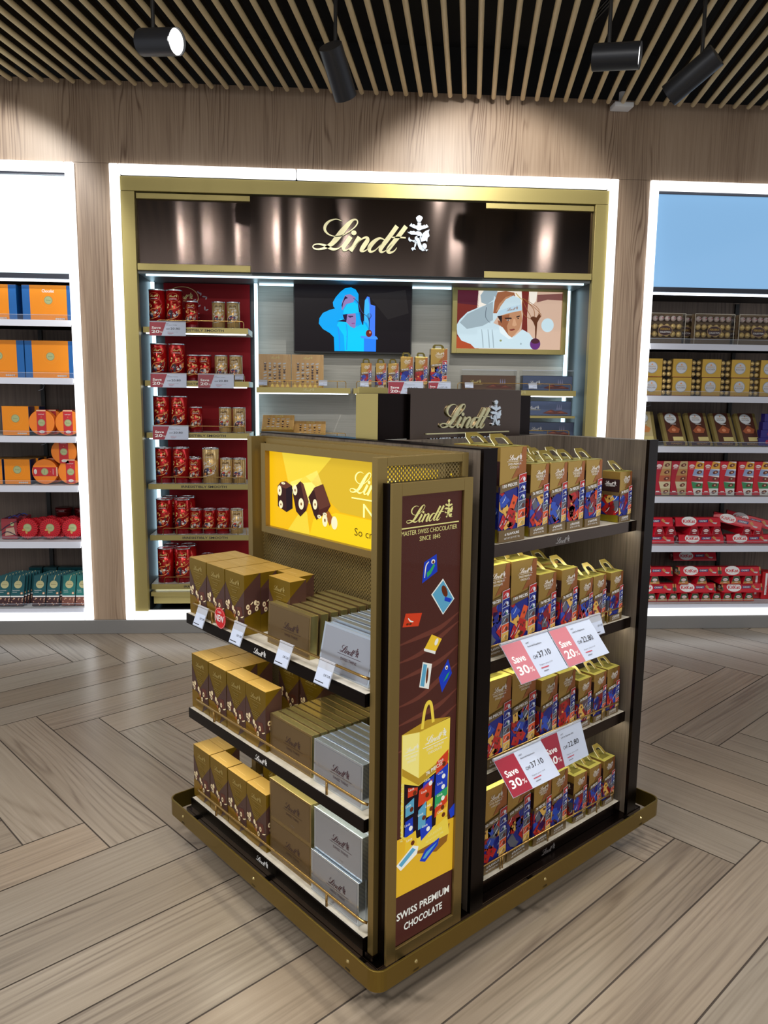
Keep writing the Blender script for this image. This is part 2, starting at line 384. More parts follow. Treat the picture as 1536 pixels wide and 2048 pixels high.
# ================================================================== SETTING
# floor: herringbone of long planks, each a face with its own tone
def make_floor():
    a1, W, L = math.radians(39.5), .222, 1.338
    e1 = Vector((math.cos(a1), math.sin(a1))); e2 = Vector((math.sin(a1), -math.cos(a1)))
    O = Vector((-1.533, -1.361))+e2*.015
    V = []; F = []; UV = []; TN = []; g = .0028
    def plank(x0, y0, x1, y1, along):
        c = O+e1*(x0+x1)/2+e2*(y0+y1)/2
        if not (-5.2 < c.x < 5.6 and -8.2 < c.y < 1.0): return
        k = len(V); q = [(x0+g, y0+g), (x1-g, y0+g), (x1-g, y1-g), (x0+g, y1-g)]
        for x, y in q: p = O+e1*x+e2*y; V.append((p.x, p.y, 0))
        F.append((k+3, k+2, k+1, k)); ou, ov = random.uniform(0, 60), random.uniform(0, 60)
        uv = [(x-x0, y-y0) if along == 0 else (y-y0, x-x0) for x, y in q]
        UV.extend([(uv[i][0]+ou, uv[i][1]+ov) for i in (3, 2, 1, 0)])
        t = random.uniform(.80, 1.08); wv = random.uniform(-.03, .035); TN.extend([(t*(1+wv), t, t*(1-wv), 1)]*4)
    for j in range(-6, 7):
        for k in range(-60, 60):
            ax, ay = k*W-j*L, k*W+j*L
            plank(ax, ay, ax+L, ay+W, 0); plank(ax-W, ay, ax, ay+L, 1)
    me = bpy.data.meshes.new('floor'); 
    k = len(V); V += [(-5.2, -8.2, -.0015), (5.6, -8.2, -.0015), (5.6, .6, -.0015), (-5.2, .6, -.0015)]; F.append((k, k+1, k+2, k+3)); UV += [(0, 0)]*4; TN += [(1, 1, 1, 1)]*4
    me.from_pydata(V, [], F); me.materials.append(FLOORW); me.materials.append(M('floor_grout', (62, 52, 44), .7))
    me.polygons[len(F)-1].material_index = 1
    me.uv_layers.new(name='UVMap'); me.color_attributes.new('tone', 'FLOAT_COLOR', 'CORNER')
    me.uv_layers['UVMap'].data.foreach_set('uv', [c for p in UV for c in p])
    me.color_attributes['tone'].data.foreach_set('color', [c for p in TN for c in p])
    o = bpy.data.objects.new('floor', me); COL.objects.link(o); tag(o, kind='structure')
make_floor()
HC = 3.45
mb = MB(); mb.box(-5.2, -8.2, HC+.30, 5.6, .6, HC+.34, VOID); struct('ceiling', mb)
# back wall: a band above the bays and the piers between them
mb = MB()
mb.box(-3.2, 0, 2.995, 3.6, .02, HC+.02, WALLW)
mb.box(-3.2, .02, 2.995, 3.6, .6, 3.02, BLACK)
mb.box(-1.638, 0, .095, -1.425, .50, 2.993, WALLW)
mb.box(1.781, 0, .095, 1.994, .50, 2.993, WALLW)
mb.box(-3.2, .48, 0, 3.6, .52, HC+.3, BLACK)
mb.box(-3.2, .02, 3.02, 3.6, .03, HC+.3, BLACK)
struct('wall_back', mb)
mb = MB(); mb.box(-3.2, -.012, 0, 3.6, .45, .094, KICK); struct('baseboard_back', mb, .002)
# slatted ceiling: each batten its own object, sharing one mesh
ang = math.radians(10.2)
mb = MB(); mb.cyl((0, 0, 0), (0, -8.0, 0), .0145, .0145, SLAT, 14)
k0 = len(mb.v)
slat = mb.mesh('batten', True)
mb = MB(); mb.box(-.004, -7.9, .012, .004, -.12, .05, M('batten_clip', (52, 44, 34), .6)); clip = mb.mesh('hanger_fin')
def ordw(n):
    tens = ['', '', 'twenty', 'thirty', 'forty', 'fifty', 'sixty']; one = ['', 'first', 'second', 'third', 'fourth', 'fifth', 'sixth', 'seventh', 'eighth', 'ninth', 'tenth', 'eleventh', 'twelfth', 'thirteenth', 'fourteenth', 'fifteenth', 'sixteenth', 'seventeenth', 'eighteenth', 'nineteenth']
    return one[n] if n < 20 else ((tens[n//10][:-1]+'ieth') if n % 10 == 0 else tens[n//10]+'-'+one[n % 10])
for i in range(57):
    xx = .937+.0905*(i-33)
    o = bpy.data.objects.new('ceiling_batten', slat); COL.objects.link(o); o.location = (xx, -.085, HC-.022); o.rotation_euler = (0, 0, -ang)
    tag(o, 'round pale ceiling batten, %s from the left where battens meet the wood wall' % ordw(i+1), 'ceiling batten', 'battens of the slatted ceiling')
    c = bpy.data.objects.new('hanger_fin', clip); COL.objects.link(c); c.parent = o

# ================================================================== WALL BAYS
def light_frame(root, x0, x1, z0=.097, z1=2.99, w=.054, right=True, left=True, lw=.052):
    """white diffuser tubes round a bay"""
    y0, y1 = -.022, .05
    if left: mb = MB(); mb.box(x0, y0, z0, x0+w, y1, z1, LED); mb.build('light_strip', root, .006)
    if right: mb = MB(); mb.box(x1-w, y0, z0, x1, y1, z1, LED); mb.build('light_strip', root, .006)
    a = x0+(w if left else 0); b = x1-(w if right else 0); mid = a+(b-a)*.355
    for p, q in ((a+.004, mid-.003), (mid+.003, b-.004)):
        mb = MB(); mb.box(p, y0, z1-w, q, y1, z1, LED); mb.build('light_strip', root, .006)
    mb = MB(); mb.box(a+.004, y0, z0, b-.004, y1, z0+lw, LED); mb.build('light_strip', root, .006)

def side_bay(name, x0, x1, shelves, label, left, panel_col, px0, px1):
    root = empty(name, ((x0+x1)/2, 0, 0), 0, label, 'shelving')
    R = root.location.x
    def bld(mb, nm, par=None, bev=0):
        o = mb.build(nm, par or root, bev)
        if par is None: o.location.x = -R
        return o
    a, b = x0, x1; w = .054
    for p in ([x1-w] if left else [x0]):
        mb = MB(); mb.box(p, -.022, .097, p+w, .05, 2.99, LED); bld(mb, 'light_strip', bev=.006)
    ix0, ix1 = (x0, x1-w-.003) if left else (x0+w+.003, x1)
    mb = MB(); mb.box(ix0, -.022, 2.936, ix1, .05, 2.99, LED); bld(mb, 'light_strip', bev=.006)
    mb = MB(); mb.box(ix0, -.022, .097, ix1, .05, .149, LED); bld(mb, 'light_strip', bev=.006)
    mb = MB(); mb.box(ix0, .44, .1, ix1, .47, 2.9, BWOOD); bld(mb, 'back_panel')
    mb = MB(); s = ix1-.004 if left else ix0; mb.box(s, .05, .1, s+.004, .44, 2.93, WHITE if 0 else M('bay_side', (150, 140, 134), .4)); bld(mb, 'side_panel')
    mb = MB(); mb.box(ix0, .03, 2.33, ix1, .05, 2.925, panel_col); 
    o = bld(mb, 'light_panel')
    m2 = MB(); m2.box(ix0, .02, 2.30, ix1, .06, 2.332, M('panel_trim', (58, 62, 74), .4, .3)); m2.box(ix0, .02, 2.918, ix1, .06, 2.935, M('panel_trim', (58, 62, 74), .4, .3)); m2.build('panel_trim', o)
    mb = MB(); mb.box(ix0, .035, 2.285, ix1, .05, 2.298, LEDS); bld(mb, 'light_strip')
    mb = MB(); mb.box(ix0, .05, 2.29, ix1, .44, 2.31, M('canopy_dark', (40, 34, 34), .6)); bld(mb, 'canopy')
    for xx in ([-2.045, -2.9] if left else [2.16, 2.86]):
        mb = MB(); mb.box(xx-.013, .42, .15, xx+.013, .44, 2.28, BLACK); bld(mb, 'upright')
    for k, z in enumerate(shelves):
        mb = MB(); mb.box(ix0, .0, z-.03, ix1, .43, z-.004, WHITE); mb.box(ix0, .02, z-.028, ix1, .42, z-.03, WHITE)
        o = bld(mb, 'shelf')
        m2 = MB(); e0, e1_ = ix0+.006, ix1-.006
        m2.add([(e0, -.004, z), (e1_, -.004, z), (e1_, -.016, z-.04), (e0, -.016, z-.04), (e0, .004, z), (e1_, .004, z), (e1_, 0, z-.04), (e0, 0, z-.04)], [(0, 1, 2, 3), (4, 7, 6, 5), (0, 4, 5, 1), (3, 2, 6, 7), (0, 3, 7, 4), (1, 5, 6, 2)], STRIPW)
        m2.build('price_rail', o)
        m3 = MB(); m3.box(e0, -.003, z, e1_, .0, z+.032, GLASS); m3.box(e0, -.0032, z+.031, e1_, .0002, z+.0325, M('lip_edge', (205, 215, 235), .2)); m3.build('glass_lip', o)
        if k in (1, 2, 3):
            m4 = MB(); x4 = -2.04 if left else 2.2
            m4.tube([(x4+.0, .40, z-.03), (x4+.03, .36, z-.045), (x4+.025, .34, z-.07), (x4-.01, .36, z-.08)], .002, STRIPW, 6); m4.build('cable', o)
    return root
WPAN = M('light_panel_white', (225, 250, 255), .3, emit=1.6)
BPAN = M('light_panel_blue', (142, 190, 234), .12, emit=.85, coat=.3)
side_bay('shelving_bay', -3.1, -1.638, [2.045, 1.685, 1.315, .995, .625, .175], 'left wall bay with white lit frame, white shelves and glowing white top panel', True, WPAN, 0, 0)
side_bay('shelving_bay', 1.994, 3.5, [1.965, 1.62, 1.28, .935, .592, .175], 'right wall bay with white lit frame, white shelves and pale blue top panel', False, BPAN, 0, 0)

# ---- centre bay
bay = empty('shelving_bay', (.18, 0, 0), 0, 'centre wall bay with gold frame, dark metal header and raised script lettering', 'shelving')
BX = .18
def cb(mb, nm, par=None, bev=0, smooth=False):
    o = mb.build(nm, par or bay, bev, smooth=smooth)
    if par is None: o.location.x = -BX
    return o
X0, X1 = -1.425, 1.781
for a, b in ((X0, X0+.053), (X1-.053, X1)):
    mb = MB(); mb.box(a, -.022, .097, b, .05, 2.99, LED); cb(mb, 'light_strip', bev=.006)
for a, b in ((X0+.056, -.284), (-.278, X1-.056)):
    mb = MB(); mb.box(a, -.022, 2.938, b, .05, 2.99, LED); cb(mb, 'light_strip', bev=.006)
mb = MB(); mb.box(X0+.056, -.022, .097, X1-.056, .05, .147, LED); cb(mb, 'light_strip', bev=.006)
mb = MB()
mb.box(-1.366, .0, .15, -1.281, .05, 2.835, GOLDW); mb.box(1.643, .0, .15, 1.728, .05, 2.835, GOLDW); mb.box(-1.366, .0, 2.837, 1.728, .05, 2.922, GOLDW)
cb(mb, 'gold_frame', bev=.0015)
mb = MB(); mb.box(-1.368, .05, .1, 1.728, .06, .15, BLACK); mb.box(-1.28, .06, .1, 1.64, .44, .13, M('bay_floor_dark', (40, 42, 46), .35))
cb(mb, 'base')
for a, b in ((-1.285, -1.281), (1.643, 1.647)):
    mb = MB(); mb.box(a, .05, .13, b, .46, 2.4, SIDEM); cb(mb, 'side_panel')
mb = MB(); mb.box(-.57, .44, .13, 1.65, .46, 2.83, GWOOD); cb(mb, 'back_panel')
mb = MB(); mb.box(-1.285, .44, .13, -.57, .46, 2.83, SIDEM); o = cb(mb, 'back_panel'); o['label'] = 'brushed steel back panel'
mb = MB(); mb.box(-1.20, .40, .13, -.62, .425, 2.34, REDBACK)
red = cb(mb, 'red_backboard'); red['label'] = 'deep red backing board'
mb = MB(); f = FR(0, .40, 0); mb.ring(f, -1.075, 2.245, .105, .07, .0035, PRINTG, 1, 32); logo(mb, f, -1.075, 2.235, .14, PRINTG, k=2, l=1); mb.R(f, -1.15, 2.222, -1.0, 2.224, PRINTG)
for k in range(7):
    t = -.3+k*.27; cx, cz = -.965+.04*math.sin(k*2), 2.28-k*.026
    mb.E(f, cx, cz, .014, .005, M('print_silver', (150, 140, 150), .4), 1, 8, t*2); mb.E(f, cx+.014, cz-.01, .011, .005, M('print_silver'), 1, 8, 1.2-t)
mb.build('oval_print', red)
# header
mb = MB(); mb.box(-1.28, .05, 2.40, -.55, .07, 2.80, DSTEEL); cb(mb, 'header_panel')
mb = MB(); mb.box(.90, .05, 2.40, 1.642, .07, 2.80, DSTEEL); cb(mb, 'header_panel')
for a, b in ((-1.276, -.572), (.922, 1.638)):
    for y_, p_, q_ in ((.02, 2.797, 2.83), (.0, 2.363, 2.403)): mb = MB(); mb.box(a, y_, p_, b, .06, q_, GOLDW); cb(mb, 'trim_bar', bev=.001)
mb = MB(); mb.box(-.568, -.03, 2.358, .921, .03, 2.818, DSTEEL); hp = cb(mb, 'sign_plate', bev=.001)
mb = MB(); f = FR(0, -.03, 0)
logo(mb, lambda x, y, l=0: f(x, y, l+.014), .19, 2.50, .745, LETTER, SILVER, k=8, depth=.008)
mb.build('script_lettering', hp)
mb = MB(); mb.box(-1.28, .03, 2.345, 1.64, .44, 2.362, M('soffit', (110, 116, 118), .4, .3)); cb(mb, 'soffit')
mb = MB(); mb.box(-1.235, .04, 2.334, 1.6, .052, 2.345, LEDB); cb(mb, 'light_strip')
mb = MB(); mb.box(-.55, .36, 2.372-.04, .77, .372, 2.385-.04, LEDB); cb(mb, 'light_strip')
for x, y in ((-1.268, .36), (1.60, .36), (-.572, .33)):
    mb = MB(); mb.box(x-.011, y, .2, x+.011, y+.02, 2.34, LEDB); cb(mb, 'light_strip')
mb = MB(); mb.box(-.615, .05, .2, -.595+.01, .40, 2.34, M('divider_steel', (120, 122, 122), .25, .9)); 
# shelves of the centre bay
def rail(mb, x0, x1, y, z, posts, h=.045, r=.0026, yb=None):
    c = .012
    pth = ([(x0, y+.03, z+h)] if yb else [(x0, y, z), (x0, y, z+h-c)])+[(x0+c*.3, y, z+h-c*.3), (x0+c, y, z+h), (x1-c, y, z+h), (x1-c*.3, y, z+h-c*.3), (x1, y, z+h-c), (x1, y, z)]
    mb.tube(pth, r, RAIL, 8)
    for p in posts: mb.tube([(p, y, z), (p, y, z+h)], r, RAIL, 8)
def bay_shelf(x0, x1, z, smooth_text=False, posts=(), small_logo=False):
    mb = MB(); mb.box(x0, .10, z-.036, x1, .40, z, SHELFTOP); mb.box(x0, .095, z-.036, x1, .10, z, GOLDW)
    o = cb(mb, 'shelf')
    m2 = MB(); rail(m2, x0+.085 if x0 < -1.2 else x0+.02, x1-.03, .112, z, posts); m2.build('guard_rail', o)
    m3 = MB(); m3.box(x0+.015, .11 if z > 1.3 else .15, z-(.043 if z > 1.3 else .038), x1-.015, .125 if z > 1.3 else .17, z-.036, LEDS); m3.build('light_strip', o)
    if smooth_text:
        m4 = MB(); m4.T(FR(0, .095, 0), 'IRRESISTIBLY SMOOTH', (x0+x1)/2+.03, z-.025, .021, INK, bold=True, wide=.30, l=1); m4.build('fascia_lettering', o)
    if small_logo:
        m4 = MB(); logo(m4, FR(0, .095, 0), (x0+x1)/2+.03, z-.024, .08, M('tone_gold', (196, 186, 140), .3, .8), k=2, l=1); m4.build('fascia_lettering', o)
    return o
RZ = [2.022, 1.679, 1.339, .998, .651, .313]
for k, z in enumerate(RZ): bay_shelf(-1.276, -.603, z, True, (-1.10, -.69))
for z in (1.645, 1.30): bay_shelf(-.553, .068, z, False, (-.48, -.02), True)
bay_shelf(.088, .73, 1.645, False, (.15, .6))
bay_shelf(.77, 1.60, 1.645, False, (.85, 1.42), True)
bay_shelf(.77, 1.60, 1.33, False, (.85, 1.42))
for z in (.96, .62): bay_shelf(-.553, .068, z, False, (-.48, -.02))
mb = MB(); mb.box(-1.276, .07, .235, -.60, .42, .262, GOLDW); mb.box(-1.265, .10, .175, -.61, .40, .235, GOLDW); mb.box(-.553, .08, .235, 1.6, .42, .262, GOLDW); cb(mb, 'plinth', bev=.001)

# television
def chef(mb, f, W, H, blue):
    """advert picture as flat coloured shapes; f maps 0..1 to the screen"""
    e = .9 if blue else .75
    def K(n, c=(9, 9, 9), k=None): return M(('tv_' if blue else 'ad_')+n, c, .25, emit=e if k is None else k)
    g = lambda x, y, l=0: f(x*W, (1-y)*H, l)
    if blue:
        mb.P(g, [(0, 0), (1, 0), (1, 1), (0, 1)], K('bg', (34, 26, 32), .35), 1)
        mb.P(g, [(.62, .12), (.78, .1), (.95, .05), (.98, .4), (.8, .5)], K('bgl', (58, 52, 54), .3), 2)
        c1 = K('coat', (0, 172, 252)); c2 = K('coat2', (4, 205, 255)); c3 = K('fold', (40, 140, 250)); sk = K('skin', (150, 128, 190)); hair = K('hair', (30, 12, 60)); ck = K('choc', (110, 32, 20)); ed = K('edge', (20, 60, 150))
        # flame and stand
        mb.P(g, [(.595, .98), (.595, .36), (.6, .22), (.62, .16), (.64, .17), (.65, .28), (.69, .30), (.69, .98)], K('flame', (70, 130, 255)), 2)
        mb.P(g, [(.595, .8), (.595, .36), (.6, .22), (.625, .18), (.64, .28), (.645, .8)], K('flame2', (60, 190, 255)), 3)
        mb.P(g, [(.34, .99), (.335, .78), (.3, .72), (.24, .66), (.205, .58), (.21, .5), (.24, .42), (.30, .37), (.345, .35), (.33, .32), (.325, .26), (.35, .18), (.39, .1), (.43, .045), (.48, .03), (.52, .06), (.545, .13), (.545, .24), (.56, .4), (.58, .52), (.62, .56), (.64, .66), (.63, .99)], c1, 4)
        mb.P(g, [(.39, .5), (.44, .53), (.52, .62), (.6, .56), (.635, .66), (.62, .99), (.43, .99), (.42, .75), (.36, .6)], c2, 5)
        mb.P(g, [(.36, .54), (.42, .51), (.46, .56), (.44, .55)], hair, 6)
        mb.P(g, [(.40, .36), (.405, .25), (.43, .15), (.47, .13), (.52, .18), (.50, .25), (.44, .28), (.41, .37)], sk, 6)
        mb.P(g, [(.43, .16), (.455, .19), (.43, .21), (.415, .26), (.405, .34), (.40, .3)], hair, 7)
        mb.P(g, [(.415, .43), (.42, .36), (.45, .28), (.51, .25), (.55, .3), (.565, .41), (.5, .42)], c2, 8)
        mb.P(g, [(.42, .44), (.5, .42), (.56, .40), (.565, .5), (.55, .58), (.51, .64), (.48, .62), (.44, .55)], sk, 8)
        mb.P(g, [(.41, .44), (.45, .43), (.445, .5), (.44, .55), (.42, .50)], hair, 9)
        mb.P(g, [(.52, .41), (.56, .40), (.565, .5), (.55, .58), (.52, .62), (.525, .5)], c1, 9)
        mb.P(g, [(.455, .455), (.50, .455), (.50, .47), (.46, .468)], hair, 10); mb.P(g, [(.485, .565), (.515, .56), (.515, .575), (.49, .58)], K('lip', (150, 80, 150)), 10)
        mb.E(g, .475, .478, .01, .008, K('eye', (60, 60, 120)), 10, 10)
        for q in (.67, .77, .89): mb.E(g, .447, q, .004, .008, c3, 10, 8)
        mb.rib(g, [(.37, .62, .003), (.38, .75, .004), (.385, .97, .003)], c3, 7, 4); mb.rib(g, [(.44, .58, .002), (.45, .7, .003), (.445, .97, .003)], c3, 7, 4)
        mb.rib(g, [(.545, .28, .004), (.56, .42, .008), (.575, .5, .012), (.585, .59, .003)], hair, 9, 4)
        mb.rib(g, [(.5, .19, .003), (.54, .25, .004), (.57, .38, .003), (.62, .46, .003)], K('wire', (50, 70, 130)), 10, 4)
        for dx in (-.02, -.008, .006, .018): mb.rib(g, [(.64+dx*.3, .41, .001), (.64+dx, .45, .0025), (.637, .51, .003)], K('wire'), 10, 4)
        mb.rib(g, [(.637, .5, .006), (.639, .55, .003), (.638, .68, .003)], hair, 10, 4)
        mb.P(g, [(.565, .755), (.7, .755), (.715, .79), (.712, .805), (.57, .79)], K('tab', (70, 150, 255)), 9)
        mb.P(g, [(.595, .79), (.70, .795), (.70, .99), (.595, .99)], K('tab2', (40, 130, 250)), 8)
        mb.E(g, .638, .715, .027, .055, ck, 11, 20); mb.E(g, .647, .70, .009, .018, K('hi', (200, 140, 110)), 12, 10)
    else:
        wh = K('white', (205, 228, 238), .85); sh = K('shade', (170, 190, 200), .75); sk = K('skin', (205, 150, 112)); sk2 = K('skin2', (170, 105, 70)); hair = K('hair', (58, 42, 42), .5)
        rd = K('red', (140, 52, 44), .6); gold = K('wire', (170, 110, 60), .6); ck = K('brown', (120, 68, 42), .5)
        mb.P(g, [(0, 0), (1, 0), (1, 1), (0, 1)], K('bgr', (222, 188, 165), .8), 1)
        mb.P(g, [(0, 0), (.21, 0), (.2, .5), (.2, 1), (0, 1)], rd, 2); mb.P(g, [(0, 0), (.2, 0), (.19, .25), (0, .22)], K('pur', (110, 40, 60), .5), 3)
        mb.P(g, [(.0, .78), (.2, .95), (.22, 1), (0, 1)], K('orange', (190, 84, 50), .7), 3)
        mb.P(g, [(.2, 0), (.62, 0), (.62, .3), (.19, .35)], K('glow', (240, 232, 220), .95), 2)
        mb.P(g, [(.61, 0), (.68, 0), (.67, .4), (.68, .75), (.62, .7), (.63, .4)], rd, 3)
        mb.P(g, [(.68, 0), (.76, 0), (.75, .16), (.72, .22), (.69, .2)], K('glow'), 3)
        mb.E(g, .87, .57, .06, .12, K('glow2', (200, 225, 235), .9), 3, 20); mb.P(g, [(.76, .05), (1, .02), (1, .14), (.86, .13), (.76, .18)], K('mauve', (150, 96, 90), .6), 2)
        mb.P(g, [(.23, .2), (.22, .08), (.25, 0), (.38, 0), (.37, .1), (.3, .25)], sh, 4)
        mb.P(g, [(.18, .99), (.14, .92), (.05, .86), (.01, .75), (.0, .6), (.03, .5), (.1, .37), (.2, .29), (.28, .24), (.345, .15), (.35, .08), (.40, .2), (.40, .4), (.35, .55), (.42, .6), (.52, .62), (.55, .78), (.63, .65), (.70, .72), (.74, .82), (.74, .99)], wh, 5)
        mb.P(g, [(.03, .55), (.1, .4), (.2, .31), (.34, .18), (.345, .5), (.25, .6), (.1, .66)], sh, 6)
        mb.rib(g, [(.28, .28, .003), (.275, .45, .003), (.32, .55, .002)], K('line', (120, 135, 150), .5), 7, 4)
        mb.P(g, [(.345, .38), (.355, .18), (.38, .02), (.46, -.0), (.54, .02), (.55, .08), (.47, .10), (.43, .2), (.38, .38)], sk2, 7)
        mb.P(g, [(.37, .36), (.40, .22), (.46, .1), (.52, .06), (.48, .16), (.42, .28)], sk, 8)
        mb.P(g, [(.385, .42), (.41, .27), (.46, .14), (.53, .07), (.6, .12), (.62, .3), (.5, .36), (.4, .42)], wh, 9)
        mb.P(g, [(.385, .42), (.40, .34), (.5, .27), (.61, .22), (.62, .32), (.5, .37), (.4, .425)], K('band', (190, 218, 235), .85), 10)
        logo(mb, TF(g, .525, .325, 1, rot=0), 0, 0, .1, gold, k=2, l=11) if 0 else logo(mb, lambda x, y, l=0: g(.525+x, .325-y*1.78-x*.35, l), 0, 0, .11, gold, k=2, l=11)
        mb.P(g, [(.42, .42), (.5, .37), (.61, .33), (.625, .5), (.60, .65), (.53, .80), (.48, .77), (.44, .68), (.42, .58)], sk, 9)
        mb.P(g, [(.42, .42), (.5, .39), (.5, .5), (.48, .6), (.50, .78), (.46, .73), (.43, .62)], sk2, 10)
        mb.P(g, [(.385, .43), (.43, .42), (.43, .5), (.425, .56), (.41, .5)], hair, 11); mb.P(g, [(.39, .5), (.42, .52), (.43, .6), (.40, .58)], sk2, 11)
        mb.P(g, [(.455, .455), (.52, .45), (.525, .475), (.46, .475)], hair, 12); mb.P(g, [(.565, .43), (.6, .41), (.6, .43), (.57, .45)], hair, 12)
        mb.E(g, .49, .495, .014, .012, K('eyew', (225, 225, 225)), 12, 10); mb.E(g, .49, .495, .007, .011, hair, 13, 8); mb.E(g, .585, .46, .008, .01, hair, 12, 8)
        mb.P(g, [(.54, .47), (.555, .47), (.575, .58), (.55, .6), (.53, .585)], K('nose', (222, 172, 134), .8), 12)
        mb.P(g, [(.505, .655), (.55, .64), (.56, .655), (.53, .68), (.51, .675)], K('lip', (150, 70, 60), .6), 12)
        mb.P(g, [(.40, .60), (.44, .62), (.5, .76), (.545, .81), (.5, .82), (.42, .72)], K('collar', (225, 238, 242), .9), 11)
        mb.E(g, .425, .85, .011, .018, K('btn', (170, 180, 130), .6), 12, 12); mb.E(g, .62, .9, .009, .018, sh, 12, 12)
        for q in (.24, .3, .34): mb.rib(g, [(q, .66, .003), (q+.01, .8, .005), (q+.02, .98, .004)], sh, 7, 4)
        mb.rib(g, [(.555, .03, .006), (.59, .1, .006), (.62, .14, .004)], K('handle', (215, 190, 130), .8), 13, 4)
        for q in ((.62, .25, .64, .4, .73), (.63, .18, .68, .35, .73), (.64, .14, .73, .3, .74), (.64, .13, .78, .3, .75), (.64, .14, .80, .38, .76)):
            mb.rib(g, [(.62, .13, .002), (q[0], q[1], .003), (q[2], q[3], .003), (q[4], .49, .003)], gold, 13, 4)
        mb.P(g, [(.70, .45), (.725, .42), (.76, .44), (.79, .37), (.80, .42), (.77, .53), (.765, .82), (.755, .82), (.75, .6), (.73, .52)], ck, 14)
        mb.E(g, .757, .90, .05, .10, K('ball', (120, 60, 140), .6), 14, 24); mb.E(g, .757, .85, .042, .045, K('balltop', (96, 50, 66), .5), 15, 20)
tv = empty('television', (.09, .40, 1.884), 0, 'black flat television with a blue-tinted chef holding a whisk', 'television')
mb = MB(); mb.box(-.408, -.045, 0, .408, .0, .47, BLACK); mb.build('casing', tv, .002)
mb = MB(); f = lambda x, y, l=0: (-.400+x, -.0455-l*.4, .012+y); chef(mb, f, .80, .448, True); sc_ = mb.build('screen', tv)
mb = MB(); mb.box(-.2, .0, .1, .2, .038, .35, BLACK); mb.build('wall_mount', tv)
pic = empty('advert_lightbox', (1.185, .36, 1.899), 0, 'gold framed lit advert of a chef in white lifting a whisk', 'advert')
mb = MB(); mb.frame(-.405, 0, .405, .463, .033, -.01, .03, GOLDW); mb.box(-.40, .02, .0, .40, .078, .46, BLACK); mb.build('frame', pic, .001)
mb = MB(); f = lambda x, y, l=0: (-.372+x, .012-l*.4, .033+y); chef(mb, f, .744, .397, False); mb.build('picture', pic)

# ================================================================== CEILING FITTINGS
def spot(c, d, label, lit, L=.19, r=.05, aimlamp=None):
    """round track spotlight, centre c, pointing along d"""
    d = Vector(d).normalized(); c = Vector(c)
    root = empty('track_spotlight', (c.x, c.y, HC+.02), 0, label, 'spotlight'); R = root.location
    a = c-d*L/2-R; b = c+d*L/2-R
    mb = MB(); mb.cyl(a, b, r, r, BLACKM, 32, caps=False); mb.cyl(a, a+d*.001, r, r, BLACKM, 32); mb.cyl(b-d*.02, b, r*.9, r*.96, BLACK, 32, caps=False); mb.build('barrel', root, smooth=True)
    mb = MB()
    mb.cyl(b-d*.012, b-d*.010, r*.93, r*.93, LED if lit else BLACK, 32); mb.build('lens', root)
    mb = MB(); e = c-d*L*.18-R; mb.cyl(e, (e.x, e.y, -.0), .008, .008, BLACK, 10); mb.box(e.x-.06, e.y-.015, 0, e.x+.06, e.y+.015, .03, BLACK); mb.build('bracket', root)
    return root
spot((-.755, -1.72, 3.0), (.84, -.50, -.16), 'black round spotlight shining, leftmost of the four', True, .185, .051)
spot((1.09, -1.84, 2.97), (.88, -.45, -.10), 'black round spotlight shining, above the right edge of the centre bay', True, .185, .051)
spot((-.035, -1.60, 2.96), (.22, .42, -.50), 'black spotlight turned away, hanging left of the dark header', False, .21, .05)
spot((1.49, -1.66, 2.98), (-.5, .50, -.42), 'black spotlight turned away, rightmost in the corner of the ceiling', False, .23, .05)
for p, d, e in (((-.80, -1.75, 3.0), (.84, -.50, -.16), 18), ((1.15, -1.86, 2.96), (.88, -.45, -.10), 18)):
    q = Vector(p)+Vector(d).normalized()*.11; lamp('spot_glow', 'SPOT', q, q+Vector(d)+Vector((0, 0, -.25)), e, .04, angle=80, blend=.6)
mb = MB()
for dx in (-.016, 0, .016): mb.tube([(1.40+dx, -2.4, HC+.05), (1.32+dx, -1.5, HC+.06), (1.27+dx, -.9, HC+.07)], .006, BLACK, 8)
tag(mb.build('ceiling_cable'), 'black cables running between the battens above the right spotlights', 'cable')
mb = MB(); mb.box(1.70, -.10, 3.40, 1.82, -.004, 3.428, WHITE); mb.cyl((1.76, -.05, 3.428), (1.76, -.05, 3.50), .02, .02, WHITE, 16)
tag(mb.build('ceiling_sensor', None, .003), 'small white box fixed between battens and wood wall at the right', 'sensor')
mb = MB(); mb.cyl((.77, -1.42, 3.47), (.77, -1.42, 3.44), .016, .016, SILVER, 16); mb.cyl((.77, -1.42, 3.44), (.77, -1.42, 3.425), .004, .004, SILVER, 8); mb.cyl((.77, -1.42, 3.425), (.77, -1.42, 3.422), .013, .013, SILVER, 16)
for s in (-1, 1): mb.tube([(.77-.03*s, -1.36, 3.47), (.77+.03*s, -1.30, 3.47)], .002, SILVER, 6); mb.box(.77+s*.022-.004, -1.46, 3.46, .77+s*.022+.004, -1.41, 3.50, SILVER)
tag(mb.build('sprinkler'), 'small metal sprinkler head with crossed wires between two battens', 'sprinkler')

# ================================================================== FREE-STANDING DISPLAY
SO = Vector((.0506, -3.4338, 0)); SA = math.radians(37.211)
SU = Vector((math.cos(SA), math.sin(SA), 0)); SV = Vector((-math.sin(SA), math.cos(SA), 0))
def SW(u, v, z): return SO+SU*u+SV*v+Vector((0, 0, z))
st = empty('display_stand', SO, SA, 'two-sided gold and dark bronze floor stand with lit panels, shelves and bumper', 'display stand')
def sb(mb, nm, par=None, bev=0, smooth=False): return mb.build(nm, par or st, bev, smooth=smooth)
